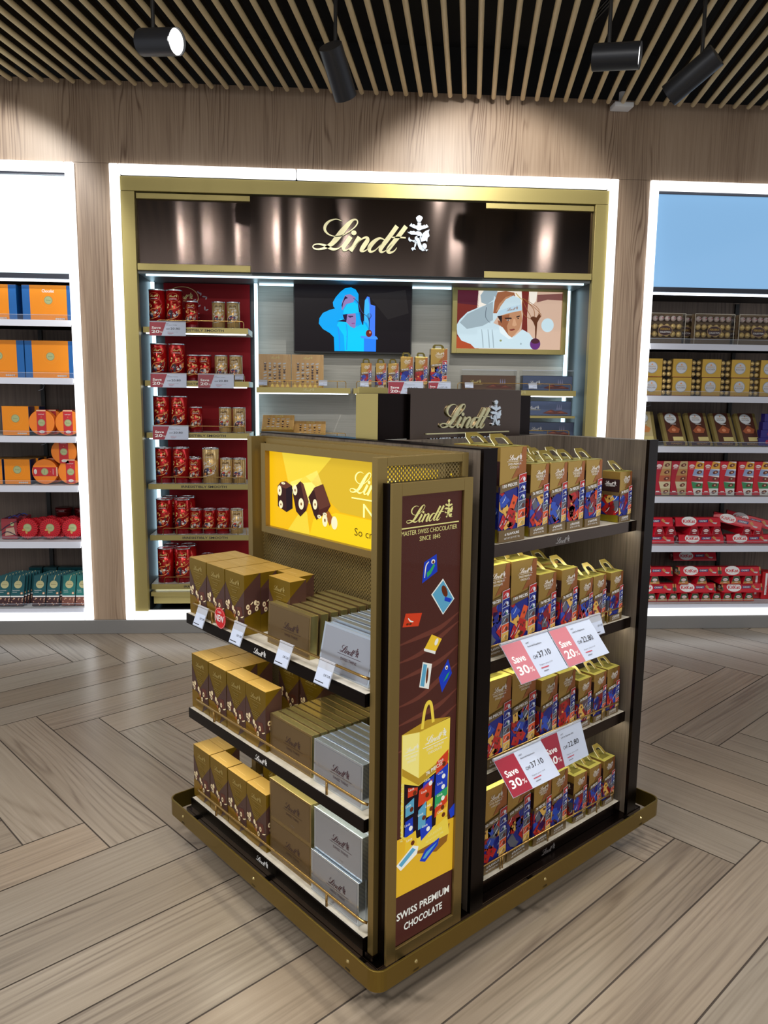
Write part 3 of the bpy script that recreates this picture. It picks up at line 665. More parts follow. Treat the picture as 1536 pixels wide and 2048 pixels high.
# base, deck and bumper
mb = MB(); mb.box(.16, .16, .012, 1.19, .98, .118, M('base_black', (14, 13, 14), .5)); mb.box(.05, .055, .118, 1.305, 1.09, .128, DBLACK); sb(mb, 'base')
mb = MB(); mb.box(.045, .05, .128, 1.30, 1.095, .142, DBRONZE); sb(mb, 'deck', bev=.002)
def rrect(x0, y0, x1, y1, r, n=6):
    P = []
    for cx, cy, a in ((x1-r, y1-r, 0), (x0+r, y1-r, 90), (x0+r, y0+r, 180), (x1-r, y0+r, 270)):
        P += [(cx+r*math.cos(math.radians(a+90*i/n)), cy+r*math.sin(math.radians(a+90*i/n))) for i in range(n+1)]
    return P
mb = MB(); A_ = rrect(0, 0, 1.351, 1.1445, .035); B_ = rrect(.006, .006, 1.345, 1.1385, .030); n = len(A_)
mb.add([(x, y, .119) for x, y in A_]+[(x, y, .178) for x, y in A_]+[(x, y, .119) for x, y in B_]+[(x, y, .178) for x, y in B_],
       [(i, (i+1) % n, (i+1) % n+n, i+n) for i in range(n)]+[(i+2*n, i+3*n, (i+1) % n+3*n, (i+1) % n+2*n) for i in range(n)]+[(i+n, (i+1) % n+n, (i+1) % n+3*n, i+3*n) for i in range(n)]+[(i, i+2*n, (i+1) % n+2*n, (i+1) % n) for i in range(n)], BUMPM)
bump = sb(mb, 'bumper', bev=.0015)
for t in (.10, .50, .90):
    for k in (0, 1):
        mb = MB()
        if k: p = (t*1.351, 0, .150); q = (0, -1, 0)
        else: p = (0, t*1.1445, .150); q = (-1, 0, 0)
        mb.cyl(p, (p[0]+q[0]*.003, p[1]+q[1]*.003, .15), .0055, .0035, M('screw_brass', (196, 178, 124), .25, .9), 12); sb(mb, 'screw', bump)
        mb = MB(); d = (-q[0], -q[1])
        mb.box(p[0]-.01 if d[0] == 0 else 0, p[1]-.01 if d[1] == 0 else 0, .124, p[0]+.01 if d[0] == 0 else .05, p[1]+.01 if d[1] == 0 else .05, .130, BLACK); sb(mb, 'bracket', bump)
# core wall and right-hand end wall (dark laminate with metal nosing)
mb = MB(); mb.box(.388, .055, .142, .442, 1.118, 1.463, DWOOD); o = sb(mb, 'core_panel', bev=.001)
m2 = MB(); m2.box(.388, .0445, .142, .442, .0555, 1.464, DBLACK); sb(m2, 'edge_trim', o)
m2 = MB(); m2.box(.386, .0446, 1.463, .444, 1.118, 1.466, DBLACK); sb(m2, 'edge_trim', o)
mb = MB(); mb.box(1.214, .064, .142, 1.266, 1.10, 1.463, DWOOD); o = sb(mb, 'side_panel', bev=.001)
m2 = MB(); m2.box(1.213, .0526, .142, 1.267, .064, 1.465, DBLACK); sb(m2, 'edge_trim', o)
mb = MB(); mb.box(.442, .46, .142, 1.214, .50, 1.463, DWOOD); o = sb(mb, 'back_panel')
# left run: frame, perforated back, end panel
mb = MB(); mb.box(.355, .10, .150, .386, .112, 1.454, GOLD); mb.box(.355, 1.068, .150, .386, 1.085, 1.454, GOLD); mb.box(.352, .10, 1.434, .386, 1.085, 1.454, GOLD)
mb.box(.30, 1.04, .150, .355, 1.068, 1.454, GOLD)
o = sb(mb, 'back_frame')
m2 = MB(); m2.box(.345, .11, .15, .348, 1.05, 1.425, PERF); sb(m2, 'perforated_back', o)
m2 = MB(); m2.box(.376, .11, .15, .38, 1.05, 1.425, M('cavity_dark', (30, 26, 20), .7)); sb(m2, 'backing', o)
mb = MB(); mb.box(.053, .0785, .158, .085, .099, 1.455, GOLD); mb.box(.345, .0785, .158, .368, .099, 1.455, GOLD); mb.box(.085, .0785, 1.432, .345, .099, 1.455, GOLD); mb.box(.085, .0785, .158, .345, .099, .19, GOLD)
ep = sb(mb, 'end_panel', bev=.001)
m2 = MB(); m2.box(.085, .086, .19, .345, .0875, 1.432, PERF); sb(m2, 'perforated_sheet', ep)
m2 = MB(); m2.box(.05, .075, .142, .40, .105, .158, DBRONZE); sb(m2, 'foot', ep)
# tall lit poster box on the end panel
mb = MB(); mb.frame(.076, .141, .3554, 1.395, .032, .050, .058, GOLD); mb.frame(.077, .142, .3545, 1.394, .025, .058, .0625, DBLACK); mb.box(.077, .0625, .142, .3545, .0855, 1.394, DBLACK)
lb = sb(mb, 'poster_lightbox', bev=.0008); lb.location = (-.0065, -.007, 0)
def L_(n, c=(9, 9, 9), e=.55): return M('poster_'+n, c, .3, emit=e)
mb = MB(); f = FR(0, .0612, 0)
x0, x1, z0, z1 = .106, .325, .172, 1.366
mb.R(f, x0, z0, x1, z1, L_('brown', (84, 45, 38), .62), 1)
for i, (za, zb) in enumerate(((1.02, .99), (.975, .965), (.93, .90), (.86, .85), (.81, .78), (.74, .735))):
    mb.rib(f, [(x0, za-.03, .001), (x0+.08, za-.02, .006), (x0+.15, zb+.02, .007), (x1, zb+.05, .001)], L_('wave', (106, 58, 46), .8), 2, 4)
logo(mb, f, .212, 1.293, .162, L_('gold', (228, 220, 140), .8), k=4)
mb.R(f, .112, 1.2805, .316, 1.2835, L_('gold'), 2)
mb.T(f, 'MASTER SWISS CHOCOLATIER', .213, 1.264, .0165, L_('gold'), wide=.194); mb.T(f, 'SINCE 1845', .213, 1.246, .0165, L_('gold'), wide=.072)
BL, LB, RD, YL, WH, BR, GR = L_('blue', (30, 62, 190), .75), L_('pale_blue', (96, 168, 200), .75), L_('red', (214, 66, 34), .75), L_('yellow', (232, 190, 50), .85), L_('white', (236, 236, 226), .8), L_('nut', (120, 56, 26), .5), L_('green', (52, 170, 100), .7)
mb.P(f, [(.188, 1.137), (.194, 1.190), (.237, 1.206), (.241, 1.160)], BL, 3); mb.P(f, [(.205, 1.150), (.218, 1.158), (.232, 1.178), (.226, 1.182), (.214, 1.168), (.203, 1.162)], GR, 4); mb.E(f, .225, 1.188, .007, .006, WH, 4, 10); mb.E(f, .225, 1.187, .004, .004, BR, 5, 8); mb.rib(f, [(.196, 1.15, .001), (.2, 1.18, .002), (.21, 1.19, .001)], WH, 4, 3)
mb.P(f, [(.262, 1.139), (.306, 1.079), (.265, 1.043), (.221, 1.103)], WH, 3); mb.P(f, [(.2625, 1.134), (.302, 1.079), (.265, 1.047), (.225, 1.103)], LB, 4); mb.E(f, .268, 1.105, .009, .018, BR, 5, 12, .5); mb.P(f, [(.27, 1.09), (.296, 1.08), (.288, 1.072), (.268, 1.08)], BL, 5)
mb.P(f, [(.134, 1.069), (.19, 1.061), (.178, 1.029), (.124, 1.036)], RD, 3); mb.rib(f, [(.142, 1.056, .001), (.15, 1.047, .002), (.16, 1.044, .001)], WH, 4, 3); mb.E(f, .14, 1.041, .005, .003, BR, 4, 8); mb.E(f, .15, 1.040, .005, .003, BR, 4, 8)
mb.P(f, [(.226, .998), (.263, .979), (.239, .946), (.199, .963)], YL, 3); mb.P(f, [(.199, .967), (.199, .960), (.239, .943), (.241, .95)], WH, 4); mb.E(f, .243, .975, .006, .010, WH, 4, 10, -.5)
mb.P(f, [(.196, .931), (.229, .919), (.219, .854), (.185, .867)], WH, 3); mb.P(f, [(.198, .926), (.211, .921), (.202, .864), (.188, .870)], LB, 4); mb.E(f, .212, .892, .004, .022, BR, 4, 12, -.1)
mb.P(f, [(.288, .919), (.304, .877), (.268, .832), (.255, .876)], BL, 3); mb.P(f, [(.272, .86), (.285, .868), (.296, .884), (.285, .878)], GR, 4); mb.E(f, .283, .897, .005, .006, WH, 4, 10); mb.E(f, .283, .896, .003, .003, BR, 5, 8)
# yellow ground, carton and pieces
mb.P(f, [(x0, .473), (.22, .47), (x1, .46), (x1, .306), (x0, .312)], L_('ground', (226, 178, 44), .85), 3); mb.P(f, [(.18, .41), (.24, .44), (.31, .45), (.30, .40), (.26, .385)], L_('ground_dark', (176, 116, 40), .5), 4)
mb.P(f, [(.127, .755), (.19, .746), (.301, .755), (.299, .475), (.308, .42), (.192, .415), (.128, .478)], L_('carton', (234, 206, 74), .85), 5)
mb.P(f, [(.129, .753), (.188, .746), (.188, .62), (.129, .665)], L_('carton_light', (238, 224, 130), .9), 6)
mb.P(f, [(.129, .665), (.188, .62), (.188, .6), (.129, .645)], L_('carton_dark', (196, 156, 46), .7), 6); mb.P(f, [(.188, .62), (.299, .657), (.299, .635), (.188, .6)], L_('carton_dark'), 6)
mb.T(TF(f, .245, .625, 1, .22), '76 PIECES', 0, 0, .014, WH, l=8, bold=True, wide=.062)
mb.P(f, [(.129, .755), (.215, .772), (.301, .757), (.19, .744)], L_('carton_dark'), 5)
mb.rib(f, [(.196, .752, .005), (.204, .80, .005), (.215, .818, .006), (.227, .81, .005), (.236, .76, .005)], L_('carton'), 8, 5)
logo(mb, f, .162, .703, .046, WH, k=2, l=8); mb.R(f, .134, .696, .184, .6975, WH, 8); mb.T(f, 'SWISS PREMIUM', .16, .684, .009, WH, wide=.04, l=8); mb.T(f, 'CHOCOLATE', .16, .674, .009, WH, wide=.03, l=8)
logo(mb, TF(f, .247, .706, 1, .06), 0, 0, .08, WH, k=2, l=8); mb.R(TF(f, .245, .70, 1, .06), -.045, -.001, .045, .001, WH, 8); mb.T(TF(f, .245, .688, 1, .06), 'SWISS PREMIUM', 0, 0, .010, WH, wide=.062, l=8); mb.T(TF(f, .245, .677, 1, .06), 'CHOCOLATE', 0, 0, .010, WH, wide=.05, l=8)
mb.P(f, [(.137, .62), (.188, .598), (.296, .63), (.298, .475), (.19, .452), (.137, .475)], L_('dark', (40, 22, 40), .3), 6)
tl = [((.19, .585), (.238, .602), (.235, .545), (.187, .540), RD), ((.188, .53), (.216, .548), (.215, .478), (.188, .475), LB), ((.218, .545), (.24, .55), (.238, .50), (.217, .50), YL), ((.196, .478), (.238, .503), (.24, .46), (.2, .44), BL), ((.142, .56), (.172, .572), (.172, .53), (.142, .527), LB), ((.142, .515), (.168, .52), (.17, .475), (.14, .472), BL), ((.15, .605), (.185, .596), (.183, .578), (.15, .578), RD), ((.144, .47), (.18, .478), (.186, .43), (.142, .428), YL), ((.255, .50), (.298, .52), (.297, .478), (.252, .46), YL), ((.205, .60), (.245, .612), (.243, .592), (.203, .585), BL),
      ((.252, .645), (.296, .668), (.293, .622), (.25, .61), RD), ((.25, .61), (.296, .628), (.295, .592), (.249, .575), BL), ((.249, .58), (.296, .598), (.294, .56), (.248, .548), BL), ((.249, .55), (.296, .562), (.294, .532), (.248, .512), GR), ((.249, .515), (.295, .54), (.293, .505), (.248, .488), RD)]
for i, t in enumerate(tl):
    mb.P(f, t[:4], t[4], 7+i % 3); cx = sum(p[0] for p in t[:4])/4; cy = sum(p[1] for p in t[:4])/4
    mb.E(f, cx+.006, cy-.004, .007, .007, WH if t[4] in (BL, GR) else BR, 10, 8); mb.T(f, 'Lindt', cx-.006, cy+.006, .010, WH, l=10)
mb.T(TF(f, .252, .443, 1, .1), '6 FLAVOURS', 0, 0, .011, L_('gold'), l=10, wide=.05); mb.T(TF(f, .25, .43, 1, .1), 'NET WT 17.63 OZ  500g', 0, 0, .008, L_('gold'), l=10, wide=.065)
mb.T(TF(f, .134, .545, 1, PI/2), 'NAPOLITAINS', 0, 0, .012, L_('gold'), l=8, wide=.16)
mb.P(f, [(.112, .405), (.17, .44), (.19, .43), (.185, .41), (.128, .385)], WH, 10); mb.P(f, [(.12, .405), (.168, .434), (.18, .425), (.13, .395)], LB, 11)
mb.P(f, [(.195, .385), (.215, .41), (.268, .425), (.262, .405), (.215, .375)], BL, 10); mb.P(f, [(.205, .388), (.22, .402), (.26, .415), (.215, .385)], LB, 11)
mb.P(f, [(.302, .49), (x1, .505), (x1, .47), (.31, .465)], BL, 10)
mb.T(f, 'SWISS PREMIUM', .217, .243, .0285, WH, bold=True, wide=.195, l=3); mb.T(f, 'CHOCOLATE', .217, .205, .0285, WH, bold=True, wide=.142, l=3)
sb(mb, 'poster', lb)
mb = MB(); mb.box(.106, .0555, .172, .325, .0565, 1.366, M('poster_glass', (4, 4, 4), .03, alpha=.07)); sb(mb, 'glass', lb)
# yellow lit sign on the left run
mb = MB(); f0 = lambda a, b, y: None
for (va, za, vb, zb) in ((.977, 1.123, 1.003, 1.4326), (.110, 1.123, .135, 1.4326), (.135, 1.123, .977, 1.146), (.135, 1.408, .977, 1.4326)):
    mb.box(.314, va, za, .334, vb, zb, GOLD)
sg = sb(mb, 'sign_box', bev=.0006)
mb = MB(); mb.box(.334, .112, 1.125, .342, 1.0, 1.43, M('sign_diffuser', (255, 214, 40), .5, emit=1.1)); sb(mb, 'diffuser', sg)
def Y_(n, c=(9, 9, 9), e=.8): return M('sign_'+n, c, .35, emit=e)
mb = MB(); f = SL(.333, 0, 0); g = lambda x, y, l=0: f(-x, y, l)
mb.R(g, .135, 1.146, .977, 1.408, Y_('amber', (236, 184, 16), .95), 1)
mb.P(g, [(.90, 1.408), (.62, 1.408), (.73, 1.32), (.86, 1.30)], Y_('pale', (236, 208, 60), .95), 2)
mb.P(g, [(.78, 1.33), (.70, 1.36), (.66, 1.30), (.70, 1.24), (.84, 1.27), (.85, 1.31)], Y_('glow', (246, 232, 120), 1.0), 2)
mb.P(g, [(.79, 1.22), (.865, 1.146), (.74, 1.146), (.755, 1.22)], Y_('pale'), 2)
mb.P(g, [(.62, 1.408), (.135, 1.408), (.135, 1.23), (.58, 1.24), (.73, 1.32)], Y_('mid', (222, 184, 44), .85), 2)
mb.P(g, [(.135, 1.146), (.74, 1.146), (.72, 1.2), (.60, 1.235), (.135, 1.23)], Y_('bright', (240, 204, 28), .95), 2)
C1, C2, C3 = Y_('choc_top', (118, 66, 52), .5), Y_('choc_side', (74, 34, 34), .4), Y_('choc_dark', (50, 24, 38), .3); NW, NB = Y_('nut', (240, 232, 190), .95), Y_('nut_core', (150, 96, 40), .6)
def nut(x, y, a, b, r=0): mb.E(g, x, y, a, b, NW, 6, 16, r); mb.E(g, x-.001, y, a*.3, b*.28, NB, 7, 10, r)
mb.P(g, [(.925, 1.290), (.905, 1.305), (.875, 1.310), (.838, 1.298), (.875, 1.285)], C1, 4); mb.P(g, [(.925, 1.290), (.875, 1.285), (.872, 1.205), (.925, 1.220)], C2, 4); mb.P(g, [(.875, 1.285), (.838, 1.298), (.836, 1.222), (.872, 1.205)], C3, 4)
mb.P(g, [(.838, 1.285), (.79, 1.318), (.772, 1.310), (.745, 1.25), (.756, 1.225), (.79, 1.200), (.815, 1.215)], C2, 5); mb.P(g, [(.79, 1.318), (.77, 1.308), (.742, 1.255), (.756, 1.225)], C1, 6)
mb.P(g, [(.745, 1.27), (.71, 1.305), (.665, 1.320), (.625, 1.255), (.64, 1.238), (.70, 1.200), (.715, 1.215)], C2, 5); mb.P(g, [(.715, 1.302), (.665, 1.320), (.627, 1.256), (.685, 1.235)], C1, 6); mb.P(g, [(.70, 1.200), (.685, 1.235), (.627, 1.256), (.64, 1.235)], Y_('choc_red', (96, 44, 36), .45), 6)
for t in ((.912, 1.275, .013, .018), (.905, 1.228, .012, .014), (.89, 1.302, .012, .004), (.82, 1.285, .013, .017), (.785, 1.243, .015, .019), (.708, 1.250, .012, .017), (.685, 1.213, .011, .006), (.655, 1.224, .011, .006)): nut(*t)
mb.P(g, [(.655, 1.225), (.635, 1.238), (.61, 1.215), (.63, 1.19)], Y_('shell', (170, 96, 40), .7), 6); nut(.655, 1.205, .014, .021); mb.E(g, .605, 1.203, .016, .021, NW, 7, 16)
logo(mb, lambda x, y, l=0: g(.40-x, y, l), 0, 1.307, .26, Y_('script', (244, 236, 150), 1.2), k=4, l=6, crest=False)
mb.R(g, .13+.02, 1.290, .52, 1.294, Y_('script'), 6)
mb.T(lambda x, y, l=0: g(-x, y, l), 'NUXOR', -.31, 1.238, .06, Y_('script'), wide=.31, l=6); mb.T(lambda x, y, l=0: g(-x, y, l), 'So creamy', -.505, 1.178, .034, Y_('ink', (120, 84, 20), .3), 'l', wide=.17, l=6)
sb(mb, 'picture', sg)
mb = MB(); mb.box(.334, .105, 1.40, .352, 1.0, 1.448, GOLD); sb(mb, 'top_rail')
# shelves of the left run
A_Z = [.865, .529, .198]; B_Z = [1.193, .856, .515, .178]
def a_shelf(z):
    mb = MB(); mb.box(.046, .106, z-.033, .335, 1.048, z, SHELFTOP); mb.box(.042, .104, z-.034, .046, 1.05, z, DBLACK); mb.box(.046, 1.046, z-.034, .335, 1.05, z, DBLACK); mb.box(.042, .104, z-.034, .335, .107, z, DBLACK)
    o = sb(mb, 'shelf', bev=.0005)
    m = MB(); r = .0038; h = .040
    P = [(.08, 1.012, z+h), (.062, 1.016, z+h), (.052, 1.012, z+h), (.05, 1.0, z+h), (.05, .135, z+h), (.052, .118, z+h-.001), (.06, .108, z+h-.004)]
    m.tube(P, r, RAIL, 10)
    for p in (.272, .887): m.tube([(.05, p, z), (.05, p, z+h)], r, RAIL, 10)
    m.build('guard_rail', o, smooth=True)
    m = MB(); m.box(.060, .115, z-.036, .075, 1.04, z-.0332, LEDU); m.build('light_strip', o)
    m = MB(); logo(m, lambda x, y, l=0: (.042-l, .59-x, z-.027+y), 0, 0, .068, PRINTW, k=3, l=1.2); m.build('fascia_lettering', o)
for z in A_Z: a_shelf(z)
mb = MB(); mb.box(.046, .11, .142, .335, 1.05, .164, DBRONZE); sb(mb, 'plinth')
def b_shelf(z, railon, nose=False):
    mb = MB(); mb.box(.443, .087, z-.033, 1.213, .455, z, SHELFTOP); mb.box(.443, .083, z-.035, 1.213, .087, z, DBRONZE if not nose else SIGNM)
    o = sb(mb, 'shelf', bev=.0005)
    if railon:
        m = MB(); h = .041
        P = [(.455, .094, z+h), (1.175, .094, z+h), (1.184, .096, z+h-.002), (1.188, .104, z+h-.002), (1.188, .12, z+h)]
        m.tube(P, .0028, RAIL, 8)
        for p in (.575, .585, .81, 1.085): m.tube([(p, .094, z), (p, .094, z+h)], .0025, RAIL, 8)
        m.build('guard_rail', o, smooth=True)
    m = MB(); m.box(.45, .100, z-.037, 1.205, .115, z-.0332, LEDU); m.build('light_strip', o)
    m = MB(); logo(m, FR(.80, .083, z-.029), 0, 0, .07, M('print_steel', (170, 165, 165), .35, .5), k=2, l=1.2); m.build('fascia_lettering', o)
for k, z in enumerate(B_Z): b_shelf(z, k > 0, k == 0)
mb = MB(); mb.box(.443, .089, .142, 1.213, .455, .146, DBRONZE); sb(mb, 'plinth')
# header standing on the core
mb = MB(); mb.box(.417, .5, 1.466, 1.148, .608, 1.606, DBLACK); mb.box(.415, .502, 1.466, .4168, .607, 1.605, GOLDW); mb.box(.43, .610, 1.466, .55, .618, 1.625, GOLDW)
hd = sb(mb, 'header_box', bev=.001)
mb = MB(); mb.box(.534, .483, 1.425, 1.071, .50, 1.624, SIGNM); sb(mb, 'sign_plate', hd, .001)
mb = MB(); f = lambda x, y, l=0: (x, .483-.006-l, y)
logo(mb, f, .81, 1.497, .30, LETTER, SILVER, k=5, depth=.006); mb.box(.60, .477, 1.478, 1.005, .483, 1.482, LETTER)
mb.T(f, 'MASTER SWISS CHOCOLATIER', .805, 1.446, .03, SILVER, wide=.375); mb.T(f, 'SINCE 1845', .805, 1.408+.012, .026, SILVER, wide=.14)
sb(mb, 'script_lettering', hd)

# ================================================================== KITS
FOILG = M('foil_gold', (136, 108, 26), .28, .6); FOILT = M('foil_gold_top', (196, 160, 84), .38, .5); CHOCB = M('carton_brown', (72, 46, 42), .35); NUTC = M('print_nut', (236, 218, 176), .5); NUTK = M('print_choc', (92, 44, 34), .45)
LGOLD = M('print_light_gold', (190, 168, 100), .4, .4)
def nutprint(mb, f, W, H, side=False):
    pts = [(.08, .44, 0), (.2, .47, 1), (.16, .38, 0), (.42, .40, 1), (.5, .34, 0), (.72, .345, 0), (.9, .30, 2), (.62, .24, 3)] if not side else [(.2, .47, 0), (.3, .38, 0), (.45, .52, 2), (.68, .52, 1), (.82, .50, 0), (.74, .42, 0)]
    for q in ([(.05, .48), (.25, .5), (.3, .38), (.1, .36)], [(.35, .44), (.55, .42), (.58, .3), (.4, .33)], [(.6, .44), (.85, .46), (.92, .32), (.7, .28)]) if not side else ([(.12, .5), (.4, .52), (.42, .4), (.15, .36)], [(.6, .58), (.85, .55), (.9, .42), (.65, .42)]):
        mb.P(f, [(x*W, y*H) for x, y in q], NUTK, 2)
    for x, y, k in pts:
        rr = .0062
        if k == 2: mb.rib(f, [((x-.08)*W, (y-.015)*H, .001), (x*W, y*H, .002), ((x+.08)*W, (y+.025)*H, .001)], NUTC, 3, 2)
        else:
            mb.E(f, x*W, y*H, rr, rr*1.35, NUTC, 3, 10)
            if k != 1: mb.E(f, x*W, y*H, rr*.4, rr*.5, NUTK, 4, 8)
            if k == 3: mb.E(f, (x-.12)*W, (y+.05)*H, rr*.8, rr*1.4, M('print_almond', (160, 92, 50), .5), 3, 10, .3)
W, D, H = .113, .0575, .190
nutbox = Kit('chocolate_box', 'chocolate box')
mb = MB(); mb.box(-W/2, 0, 0, W/2, D, H-.0006, FOILG); mb.box(-W/2, 0, H-.0006, W/2, D, H, FOILT)
f = TP(0, 0, H); mb.R(f, -.022, D*.30, .022, D*.32, M('fold_line', (226, 198, 130), .4), 1); mb.R(f, -.05, D*.34, -.022, D*.35, M('fold_line'), 1)
nutbox.part('carton', mb, bevel=.0008)
mb = MB(); f = FR(-W/2, 0, 0)
mb.P(f, [(0, .80*H), (.45*W, .40*H), (W, .74*H), (W, .16*H), (.62*W, 0), (0, 0)], CHOCB, 1)
mb.P(f, [(0, .33*H), (.3*W, .33*H), (.75*W, .18*H), (.6*W, 0), (0, 0)], M('foil_gold_low', (150, 116, 34), .3, .6), 2) 
nutprint(mb, f, W, H)
logo(mb, f, W*.5, H*.80, .058, LGOLD, k=2); mb.R(f, .25*W, H*.765, .8*W, H*.769, LGOLD, 2)
for q, wd in ((.70, .3), (.66, .2), (.58, .34), (.55, .44), (.52, .3)): mb.R(f, W*(.5-wd/2), H*q, W*(.5+wd/2), H*(q+.014), M('print_faint', (150, 126, 60), .45, .5), 2)
nutbox.part('printed_front', mb)
mb = MB(); f = SR(W/2, 0, 0)
mb.P(f, [(0, .98*H*.76), (D*.95, H*.995), (D, H), (D, .40*H), (0, .30*H)], CHOCB, 1); nutprint(mb, f, D, H, True)
nutbox.part('printed_side', mb)

def thin_kit(nm, col, edge, tint, mk):
    K = Kit('thin_chocolate_box', 'chocolate box'); W, D, H = .212, .0255, .124
    mb = MB(); mb.box(-W/2, 0, 0, W/2, D, H, edge); mb.box(-W/2-.0012, -.0012, -.0006, W/2+.0012, 0, H+.0012, col); mb.box(-W/2-.0012, D-.0012, -.0006, W/2+.0012, D, H+.0012, col)
    K.part('sleeve', mb, bevel=.0005)
    mb = MB(); f = FR(-W/2, -.0012, 0)
    mb.R(f, .006, .006, W-.006, H-.006, tint, 1)
    logo(mb, f, W*.56, H*.50, .078, mk, k=3); mb.R(f, W*.34, H*.455, W*.80, H*.463, mk, 2); mb.T(f, 'SWISS THINS', W*.57, H*.34, .0105, mk, wide=.066); mb.T(f, '125g', W*.57, H*.14, .006, M('print_faint_grey', (130, 120, 110), .5), wide=.02)
    return K.part('printed_front', mb)
thinG = thin_kit('gold', M('thin_gold', (150, 126, 82), .25, .75), M('thin_gold_edge', (190, 178, 118), .22, .8), M('thin_gold_face', (124, 102, 70), .28, .6), M('print_brown', (58, 36, 34), .4))
thinS = thin_kit('silver', M('thin_silver', (196, 206, 218), .18, .8), M('thin_silver_edge', (210, 224, 236), .15, .85), M('thin_silver_face', (168, 172, 182), .25, .65), M('print_plum', (62, 34, 44), .4))

BB, BRD, BYL, BOR, BGY, BWT = M('piece_blue', (22, 34, 130), .35), M('piece_red', (178, 30, 30), .35), M('piece_yellow', (222, 176, 84), .4), M('piece_orange', (218, 84, 40), .38), M('piece_grey', (90, 94, 108), .4), M('piece_white', (214, 224, 236), .35)
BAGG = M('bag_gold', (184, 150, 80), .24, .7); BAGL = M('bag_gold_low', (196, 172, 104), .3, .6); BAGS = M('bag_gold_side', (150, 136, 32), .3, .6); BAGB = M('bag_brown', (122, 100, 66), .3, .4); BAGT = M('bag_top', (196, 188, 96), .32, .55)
def bag(W, D, H, pcs, seed, wtxt):
    rnd = random.Random(seed); K = Kit('chocolate_carton', 'chocolate carton')
    mb = MB(); mb.box(-W/2, 0, 0, W/2, D, H, BAGG)
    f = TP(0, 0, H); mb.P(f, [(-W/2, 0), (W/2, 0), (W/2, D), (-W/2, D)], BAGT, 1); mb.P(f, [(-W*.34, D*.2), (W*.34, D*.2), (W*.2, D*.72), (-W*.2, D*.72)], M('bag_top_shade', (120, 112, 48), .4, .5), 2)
    K.part('carton', mb, bevel=.0012)
    # looped card handle
    mb = MB(); hw, hh, tk = W*.36, .046, .0013
    tmx = Matrix.Translation((0, D*.42, H+.001)) @ Matrix.Rotation(-.85, 4, 'X')
    outer = [(-hw, 0), (-hw*.92, hh*.62), (-hw*.6, hh), (hw*.6, hh), (hw*.92, hh*.62), (hw, 0)]; inn = [(-hw*.55, .004), (-hw*.5, hh*.52), (-hw*.36, hh*.68), (hw*.36, hh*.68), (hw*.5, hh*.52), (hw*.55, .004)]
    for i in range(5):
        q = [outer[i], outer[i+1], inn[i+1], inn[i]]
        V = [tuple(tmx @ Vector((x, -tk, z))) for x, z in q]+[tuple(tmx @ Vector((x, tk, z))) for x, z in q]
        mb.add(V, [(0, 1, 2, 3), (7, 6, 5, 4)], M('handle_gold', (150, 132, 66), .3, .6))
        mb.add(V, [(0, 4, 5, 1), (3, 2, 6, 7)], M('card_edge', (232, 230, 205), .5))
    K.part('handle', mb)
    def design(mb, f, W, front):
        z0, z1 = H*.13, H*.66
        # gold panel shading shapes and chocolate heap
        if front:
            mb.P(f, [(W*.45, H*.66), (W, H*.72), (W, H*.99), (W*.86, H*.99), (W*.7, H*.8)], M('bag_copper', (168, 104, 62), .3, .6), 1)
        mb.R(f, 0, z0, W, z1-.02, BB, 1)
        for i in range(26 if front else 16):
            cx, cy = rnd.uniform(.03, .97)*W, rnd.uniform(z0+.012, z1-.022); a = rnd.uniform(-1.2, 1.2); w2, h2 = rnd.uniform(.011, .016), rnd.uniform(.015, .022); mt = rnd.choice([BB, BRD, BB, BRD, BOR, BYL, BGY, M('piece_blue_light', (40, 74, 180), .3), M('piece_red_dark', (128, 20, 28), .35)])
            P = []
            for sx, sy in ((-1, -1), (1, -1), (1, 1), (-1, 1)):
                x = cx+(sx*w2*math.cos(a)-sy*h2*math.sin(a)); y = cy+(sx*w2*math.sin(a)+sy*h2*math.cos(a)); P.append((min(max(x, 0), W), min(max(y, z0), z1-.012)))
            mb.P(f, P, mt, 2+(i % 6)*.5)
            if mt in (BOR, BYL, BRD) and 0 < cx-.005 and cx+.005 < W: mb.E(f, cx, cy, .0035, .004, NUTK, 5.5, 8)
            elif i % 3 == 0: mb.rib(f, [(max(cx-.008, .001), cy-.008, .0005), (cx, cy, .0012), (min(cx+.006, W-.001), cy+.01, .0005)], BWT, 5.5, 2)
        mb.P(f, [(0, H*.60), (W, H*.68), (W, H*.60+.002), (0, H*.52)] if front else [(0, H*.60), (W, H*.60), (W, H*.53), (0, H*.53)], BAGB, 6)
        mb.P(f, [(0, z0), (W*.6, z0+.001), (W, z0+.004), (W, 0.001), (0, .001)], BAGB if front else BAGS, 6)
    mb = MB(); f = FR(-W/2, -.0002, 0); design(mb, f, W, True)
    # stacked squares down the right edge
    n, ty = 6, H*.70; hh = H*.56/n
    for i, (mt, m2) in enumerate(((BRD, BWT), (BB, BWT), (BB, BWT), (BGY, NUTK), (BOR, NUTK), (BYL, BAGL))):
        a = ty-i*hh; x0 = W*.70; mb.P(f, [(x0, a-hh), (W*.99, a-hh*.8), (W*.995, a+hh*.2), (x0+.001, a)], BWT, 7); mb.P(f, [(x0+.001, a-hh*.97), (W*.985, a-hh*.76), (W*.99, a+hh*.14), (x0+.002, a-hh*.04)], mt, 8)
        mb.E(f, W*.9, a-hh*.5, W*.05, hh*.26, m2, 9, 10); mb.rib(f, [(x0+.005, a-hh*.7, .0004), (x0+.012, a-hh*.4, .001), (x0+.018, a-hh*.2, .0004)], BWT, 9, 2)
        if mt is BB: mb.E(f, W*.86, a-hh*.62, W*.035, hh*.12, M('piece_green', (50, 120, 90), .4) if i == 2 else NUTK, 10, 8)
